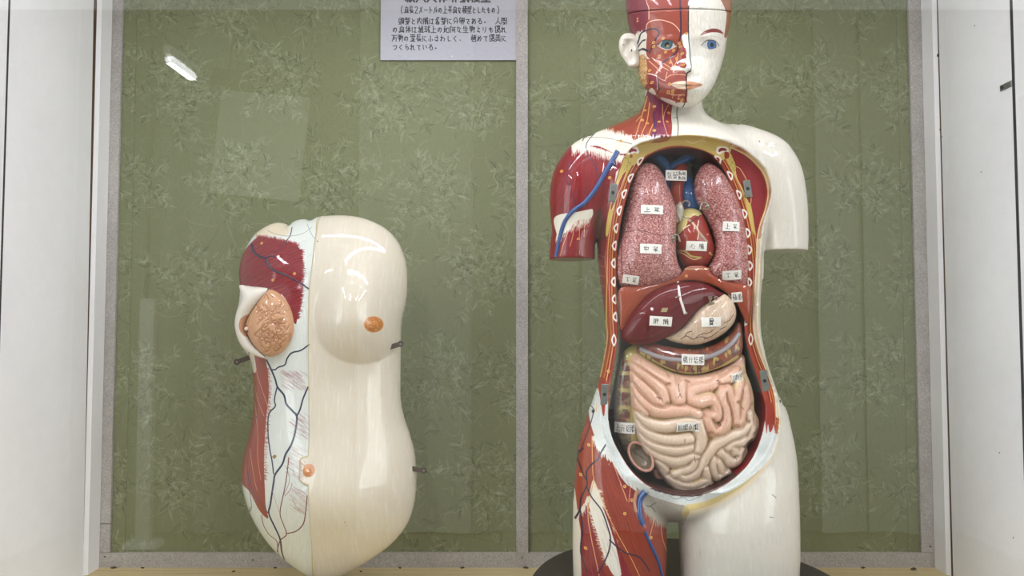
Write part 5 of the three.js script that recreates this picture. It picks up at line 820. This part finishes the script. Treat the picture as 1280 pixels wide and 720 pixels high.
{
  const p = SP; p.front = shellTop; seed(61);
  p.grain(6000, ['rgba(200,185,140,0.06)', 'rgba(255,250,235,0.07)', 'rgba(205,192,176,0.07)'], 3, 9, 8);
  // flayed half
  const left = [...seamLine.map(([x, y]) => [x, y]), [250, 740], [250, 250]];
  p.poly(left, '#d6dad2', false);
  for (let i = 0; i < 800; i++) { const x = rr(310, 386), y = rr(290, 700), l = rr(6, 18); p.line([[x, y], [x + rr(-4, 4), y + l]], 0.6, rnd() < 0.5 ? 'rgba(182,196,196,0.35)' : 'rgba(240,242,236,0.35)'); }
  for (const [x, y, w, hh, n] of [[368, 472, 26, 12, 70], [372, 530, 18, 14, 60], [366, 575, 16, 20, 50], [372, 622, 18, 16, 70], [360, 470, 16, 9, 40]]) for (let i = 0; i < n; i++) { const a = x + rr(-w, w) * 0.7, b = y + rr(-hh, hh); if (a < 380) p.line([[a, b], [a + 8, b + 6]], 0.4, 'rgba(150,96,100,0.55)'); }
  p.poly([[316, 296], [332, 283], [346, 278], [358, 281], [362, 290], [352, 295], [334, 294]], '#ddd0b6'); p.line([[334, 288], [346, 293], [362, 295], [378, 292], [390, 284]], 0.6, '#8b857a');
  // chest muscle
  p.poly([[317, 300], [328, 296], [345, 300], [366, 306], [375, 312], [377, 330], [376, 360], [372, 395], [368, 404], [356, 372], [332, 362], [300, 358], [290, 340], [300, 320]], '#7f141c'); p.fringe([[374, 312], [376, 340], [374, 370], [370, 398]], [1, 0.05], 6, 260, '#7f141c', 0.6); p.fringe([[322, 298], [345, 301], [372, 308]], [0.05, -1], 6, 200, '#7f141c', 0.6);
  for (let i = 0; i < 200; i++) { const x = rr(305, 372), y = rr(304, 380); p.line([[x, y], [x + rr(5, 14), y - rr(2, 10)]], 0.5, rnd() < 0.5 ? 'rgba(80,10,20,0.3)' : 'rgba(190,64,64,0.22)'); }
  // flank muscle
  p.poly([[310, 440], [318, 440], [330, 446], [334, 462], [336, 490], [333, 520], [331, 545], [330, 580], [331, 610], [332, 632], [335, 648], [324, 638], [312, 615], [300, 600], [300, 560], [308, 540], [314, 515], [312, 470]], '#933f2b'); p.fringe([[333, 460], [335, 495], [331, 545], [330, 600]], [1, 0.3], 5, 120, '#933f2b', 0.6);
  for (const l of [[[317, 442], [322, 470], [332, 500], [336, 512]], [[315, 470], [322, 500], [330, 520]], [[318, 500], [322, 540], [322, 570], [326, 600]], [[312, 560], [318, 600], [322, 614]]]) p.line(l, 0.7, '#d9a583');
  p.poly([[311, 442], [317, 443], [320, 462], [317, 466], [313, 456]], '#dcd4c0');
  // veins and arteries painted on
  for (const [l, w, col] of [[[[333, 450], [339, 462], [344, 474], [347, 484], [355, 494], [358, 505], [366, 514], [371, 521], [369, 540], [364, 556], [357, 568], [353, 580], [344, 593], [342, 603], [338, 630], [336, 642], [344, 660], [350, 674], [352, 690], [355, 700]], 2.6, '#1f2744'], [[[386, 431], [376, 438], [365, 441], [359, 448], [356, 456], [348, 459], [344, 462], [339, 462]], 1.8, NAVY], [[[346, 485], [343, 500], [344, 508], [336, 518], [335, 540], [337, 560], [340, 576], [342, 592]], 1.9, NAVY], [[[385, 484], [379, 498], [375, 512], [371, 520]], 2, NAVY], [[[311, 496], [321, 504], [320, 524], [314, 550], [309, 580], [312, 612], [314, 634], [311, 640]], 0.9, '#2a2440'], [[[310, 590], [318, 618], [330, 634], [338, 646]], 1.3, '#57405a'],
    [[[361, 572], [359, 590], [356, 610], [350, 640], [354, 655], [358, 668], [350, 676], [346, 690]], 1.3, '#641a20'], [[[358, 667], [370, 664], [379, 655], [382, 640], [384, 620]], 1.3, '#641a20'], [[[327, 644], [329, 656], [336, 668], [346, 677], [347, 690], [350, 700]], 1.2, '#641a20'], [[[356, 620], [363, 612], [365, 604]], 0.7, '#8a4a4a'], [[[355, 618], [362, 600], [357, 582]], 0.6, '#8a4a4a'], [[[381, 643], [372, 636], [366, 624]], 0.6, '#a06a6a'], [[[349, 640], [344, 625], [340, 612]], 0.5, '#a08080'],
    [[[365, 284], [363, 294], [359, 300], [357, 306]], 1.1, '#1d1d26'], [[[357, 306], [348, 312], [338, 316]], 1, '#43203a'], [[[384, 280], [389, 292], [393, 298]], 0.5, '#77746c']]) p.line(l, w, col);
  p.pins([[327, 304], [341, 350], [368, 342]]);
  p.poly([[343, 568], [346, 570], [343, 574], [340, 571]], '#8d7440', false);
  p.line(seamLine.map(([x, y]) => [x - 0.6, y]), 1.1, '#c2b070', false);
  // navel and nipple, brown marks
  p.dot([386, 588], 8.2, '#c98e62').dot([386, 588], 7.2, '#c08050').dot([384, 585], 3.4, '#cf9468');
  p.dot([466.5, 405.5], 10.6, '#c98c4c').dot([466.5, 405.5], 9.4, '#b8702c').dot([467, 405], 5, '#c4823c'); for (let i = 0; i < 60; i++) p.dot([466.5 + rr(-8, 8), 405.5 + rr(-8, 8)], 0.7, rnd() < 0.5 ? '#a86224' : '#d39a58');
  p.dot([396.8, 301.5], 0.8, '#2e2620').dot([431, 653], 0.6, '#4a4036').dot([432, 657], 0.5, '#4a4036');
  p.line([[312, 634], [311, 641]], 1, '#2a2a33');
}
SP.uv(shellGeo);
const coverBump = (() => { const p = new Paint(SP.x0, SP.y0, SP.x1, SP.y1, 1500, '#808080'); p.front = shellTop; seed(65); for (let i = 0; i < 420; i++) { const x = rr(300, 370), y = rr(304, 385), l = rr(8, 20); p.line([[x, y], [x + l, y - l * rr(0.3, 0.8)]], rr(0.8, 2.2), rnd() < 0.5 ? 'rgba(255,255,255,0.3)' : 'rgba(0,0,0,0.3)', false); } return Object.assign(p.tex(), { colorSpace: THREE.NoColorSpace }); })();
const shellBase = W(405, 725, SZ);
const cover = thing('torso_cover', 'rounded torso front cover, half cream skin and half flayed, beside the tall torso', 'model', [shellBase[0], CASE_Y, SZ]);
put(cover, 'shell', shellGeo, lacquer({ map: SP.tex(), roughness: 0.5, clearcoat: 0.9, bumpMap: coverBump, bumpScale: 0.0025 }));
{
  const at = pinOn(shellTop), lift = (l, up) => l.map(([px, py]) => { const v = at(px, py); v.z += up; return v; });
  put(cover, 'vein', taper(lift([[315, 306], [317, 314], [325, 321], [332, 323], [336, 332], [343, 338], [355, 343], [365, 348], [376, 354], [386, 361]], 0), (t) => 0.0026 - 0.0014 * t, 50, 8), lacquer({ color: 0x2c2a44 }), 'raised dark blue chest vein');
  put(cover, 'vein', tube(lift([[332, 323], [338, 320], [345, 321]], 0), 0.0013, 14, 6), lacquer({ color: 0x2c2a44 }));
  // milk-gland dome with its wrinkled surface, the skin flap and the nipple at its edge
  const gz = at(354, 405).z - 0.006;
  const GF = new Field([{ pts: [[337, 362], [348, 366], [358, 376], [365, 390], [368, 404], [367, 418], [360, 432], [350, 442], [338, 446], [328, 442], [318, 432], [311, 420], [307, 408], [311, 396], [318, 384], [327, 372]], z: gz, c: 1.3 }], 0.0016);
  seed(63);
  const wig = []; for (let i = 0; i < 120; i++) { let x = rr(318, 362), y = rr(378, 440), a = rr(0, 6.28); const l = [[x, y]]; for (let k = 0; k < 7; k++) { a += rr(-1.1, 1.1); x += Math.cos(a) * 2; y += Math.sin(a) * 1.7; l.push([x, y]); } if (((x - 340) / 24) ** 2 + ((y - 410) / 30) ** 2 < 1) wig.push(l); }
  const gTop0 = GF.top(gz), gat0 = pinOn(gTop0);
  const wW = wig.map((l) => l.map(([x, y]) => { const v = gat0(x, y); return [v.x, v.y]; }));
  GF.each((x, y, k) => { let d = 1; for (const l of wW) { if (Math.abs(l[0][0] - x) > 0.03 || Math.abs(l[0][1] - y) > 0.03) continue; d = Math.min(d, polyDistance(l, x, y, false)); } GF.b[k] -= 0.0022 * Math.exp(-((d / 0.0013) ** 2)); });
  const gTop = GF.top(gz), gg = netMesh(GF, { zc: gz, zmin: gz - 0.05, zmax: gz + 0.08, hz: 0.0016, clip: (x, y, z) => gz - 0.04 - z });
  const GP = new Paint(GF.x0, GF.y0, GF.x1, GF.y1, 4000, '#c2936c'); GP.front = gTop; GP.grain(1200, ['rgba(220,175,135,0.25)', 'rgba(150,100,70,0.16)'], 3, 10); for (const l of wig) GP.line(l, 0.8, 'rgba(140,90,60,0.6)'); for (const l of [[[330, 372], [333, 368], [336, 374]], [[338, 368], [342, 372]], [[350, 376], [355, 384]]]) GP.line(l, 0.7, '#7a5034');
  put(cover, 'gland_dome', GP.uv(gg), lacquer({ map: GP.tex() }), 'tan wrinkled gland dome');
  const fz = gz + 0.001;
  const FF = new Field([{ pts: [[299.5, 356.5], [314, 358], [336, 361], [331, 370], [322, 381], [313, 394], [307, 408], [310, 419], [318, 432], [327, 441], [333, 448], [320, 445], [308, 438], [300, 428], [295, 414], [294, 402], [297, 388], [303, 374], [301, 364]], z: fz, c: 3 }], 0.0018);
  FF.bump(301, 408, 8, 10, 0.004, fz + 0.02); FF.bump(308, 385, 10, 20, 0.005, fz + 0.02, 0.6);
  const fTop = FF.top(fz), fg = netMesh(FF, { zc: fz, zmin: fz - 0.08, zmax: fz + 0.06, hz: 0.0018, clip: (x, y, z) => fz - 0.07 - z }); relax(fg, 1, 0.4);
  const FP = new Paint(FF.x0, FF.y0, FF.x1, FF.y1, 3200, '#d9d3c5'); FP.front = fTop; FP.poly([[303, 396], [310, 394], [308, 408], [312, 420], [305, 420], [299, 412], [299, 402]], '#b98a6a'); FP.line([[335, 361], [331, 370], [322, 381], [313, 394], [308, 405]], 1.5, '#7d6648'); FP.line([[309, 418], [318, 432], [327, 441], [333, 447]], 1.5, '#8f7c5a');
  put(cover, 'skin_flap', FP.uv(fg), lacquer({ map: FP.tex() }), 'cream skin flap over the gland');
  const nv = V(309, 411, gz + 0.013), np = new THREE.SphereGeometry(0.0085, 20, 14); np.scale(0.62, 1.15, 0.9); np.rotateZ(0.2); np.translate(nv.x + 0.002, nv.y, nv.z - 0.004); put(cover, 'nipple', np, lacquer({ color: 0x7a3a2e }));
  const nb = new THREE.SphereGeometry(0.004, 14, 10); nb.translate(nv.x - 0.0004, nv.y, nv.z + 0.003); put(cover, 'nipple_tip', nb, lacquer({ color: 0xd9b9ae }));
  // metal clasps on the flanks
  const rust = plain(0x53463c, { metalness: 0.6, roughness: 0.55 });
  for (const [px, py, a, s, dz] of [[303, 450, -0.35, -1, 0.03], [494, 432, -0.3, 1, 0.05], [523, 587, 0.15, 1, 0.03]]) {
    const v = V(px, py, SZ + dz), m = add(cover, 'clasp', new RoundedBoxGeometry(0.03, 0.0095, 0.0025, 2, 0.001), rust, 'dark metal clasp'); m.position.set(v.x - cover.position.x, v.y - cover.position.y, v.z - cover.position.z); m.rotation.z = -a;
    const k = new THREE.CylinderGeometry(0.0062, 0.0062, 0.003, 14); k.rotateX(Math.PI / 2); k.translate(s * 0.011, 0, 0.0003); add(m, 'clasp_end', k, rust);
    const hl = new THREE.CylinderGeometry(0.0017, 0.0017, 0.0036, 10); hl.rotateX(Math.PI / 2); hl.translate(s * 0.011, 0, 0.0006); add(m, 'rivet', hl, plain(0x9a948a, { metalness: 0.5 }));
  }
  // little black stand that props it
  const sv = V(428, 716, SZ + 0.01), black = plain(0x1a1815, { roughness: 0.6 });
  put(cover, 'prop_rod', taper([new THREE.Vector3(sv.x, CASE_Y, SZ + 0.02), new THREE.Vector3(sv.x, CASE_Y + 0.06, SZ + 0.02), new THREE.Vector3(sv.x, CASE_Y + 0.12, SZ + 0.02)], () => 0.0055, 8, 12), black, 'black prop rod');
  put(cover, 'prop_foot', box(sv.x - 0.09, sv.x + 0.05, CASE_Y, CASE_Y + 0.008, SZ - 0.05, SZ + 0.09), black);
}
// ---------------------------------------------------------------- caption sign on the wall
{
  const z = 0.006, [x0, y0] = W(475.5, 75, z), [x1] = W(646, 75, z), y1 = W(560, -22, z)[1], w = x1 - x0, hh = y1 - y0, k = 1024 / w, c = document.createElement('canvas'); c.width = 1024; c.height = Math.round(hh * k); const g = c.getContext('2d');
  g.fillStyle = '#bcbcc6'; g.fillRect(0, 0, c.width, c.height); g.strokeStyle = '#15151a'; g.lineCap = g.lineJoin = 'round';
  seed(71); for (let i = 0; i < 1500; i++) { g.fillStyle = rnd() < 0.5 ? 'rgba(255,255,255,0.06)' : 'rgba(90,90,110,0.05)'; g.fillRect(rnd() * c.width, rnd() * c.height, rr(4, 30), rr(2, 8)); }
  const row = (text, pxA, pxB, py, size, lw) => { const n = text.length, [a] = W(pxA, py, z), [b, y] = W(pxB, py, z), X0 = (a - x0) * k, st = ((b - a) * k) / n, s = size * 1.69 / FOCAL * k; [...text].forEach((ch, i) => { if (ch === ' ') return; const small = 'のをとしたもはにでるなよりれふさわくめてついらあ'.includes(ch) ? 0.86 : 1; glyph(g, ch, X0 + st * i + st * 0.08, (y1 - y) * k - s / 2 * small + (1 - small) * s * 0.3, st * 0.82 * small, s * small, lw); }); };
  row('類大人体解剖模型', 506, 614, -4, 13, 12);
  row('（身長2メートルの上半身を模型としたもの）', 499, 626, 12, 9, 5.6);
  row('頭部と内臓は各部に分解である。 人間', 498, 634, 26, 8.6, 5.6);
  row('の身体は地球上の如何な生物よりも優れ', 490, 634, 36.5, 8.6, 5.6);
  row('万物の霊長にふさわしく、 極めて優美に', 489, 634, 47.5, 8.6, 5.6);
  row('つくられている。', 490, 550, 58.5, 8.6, 5.6);
  const t = new THREE.CanvasTexture(c); t.colorSpace = THREE.SRGBColorSpace; t.magFilter = THREE.LinearFilter; t.anisotropy = 8;
  const e = plain(0xa9a9b2, { roughness: 0.6 }), face = new THREE.MeshStandardMaterial({ map: t, roughness: 0.5 });
  const sign = thing('caption_sign', 'pale grey caption sign with black Japanese text on the green wall', 'sign', [(x0 + x1) / 2, y0, 0]);
  const m = add(sign, 'board', new THREE.BoxGeometry(w, hh, z), [e, e, e, e, face, e]); m.position.set(0, hh / 2, z / 2);
  const sv = V(565, 70.5, z), sg = new THREE.SphereGeometry(0.0022, 12, 8); sg.scale(1, 1, 0.5); const sc = add(sign, 'screw', sg, plain(0xe2e2e0, { metalness: 0.4, roughness: 0.3 })); sc.position.set(sv.x - sign.position.x, sv.y - sign.position.y, z);
}
renderer.render(scene, camera);
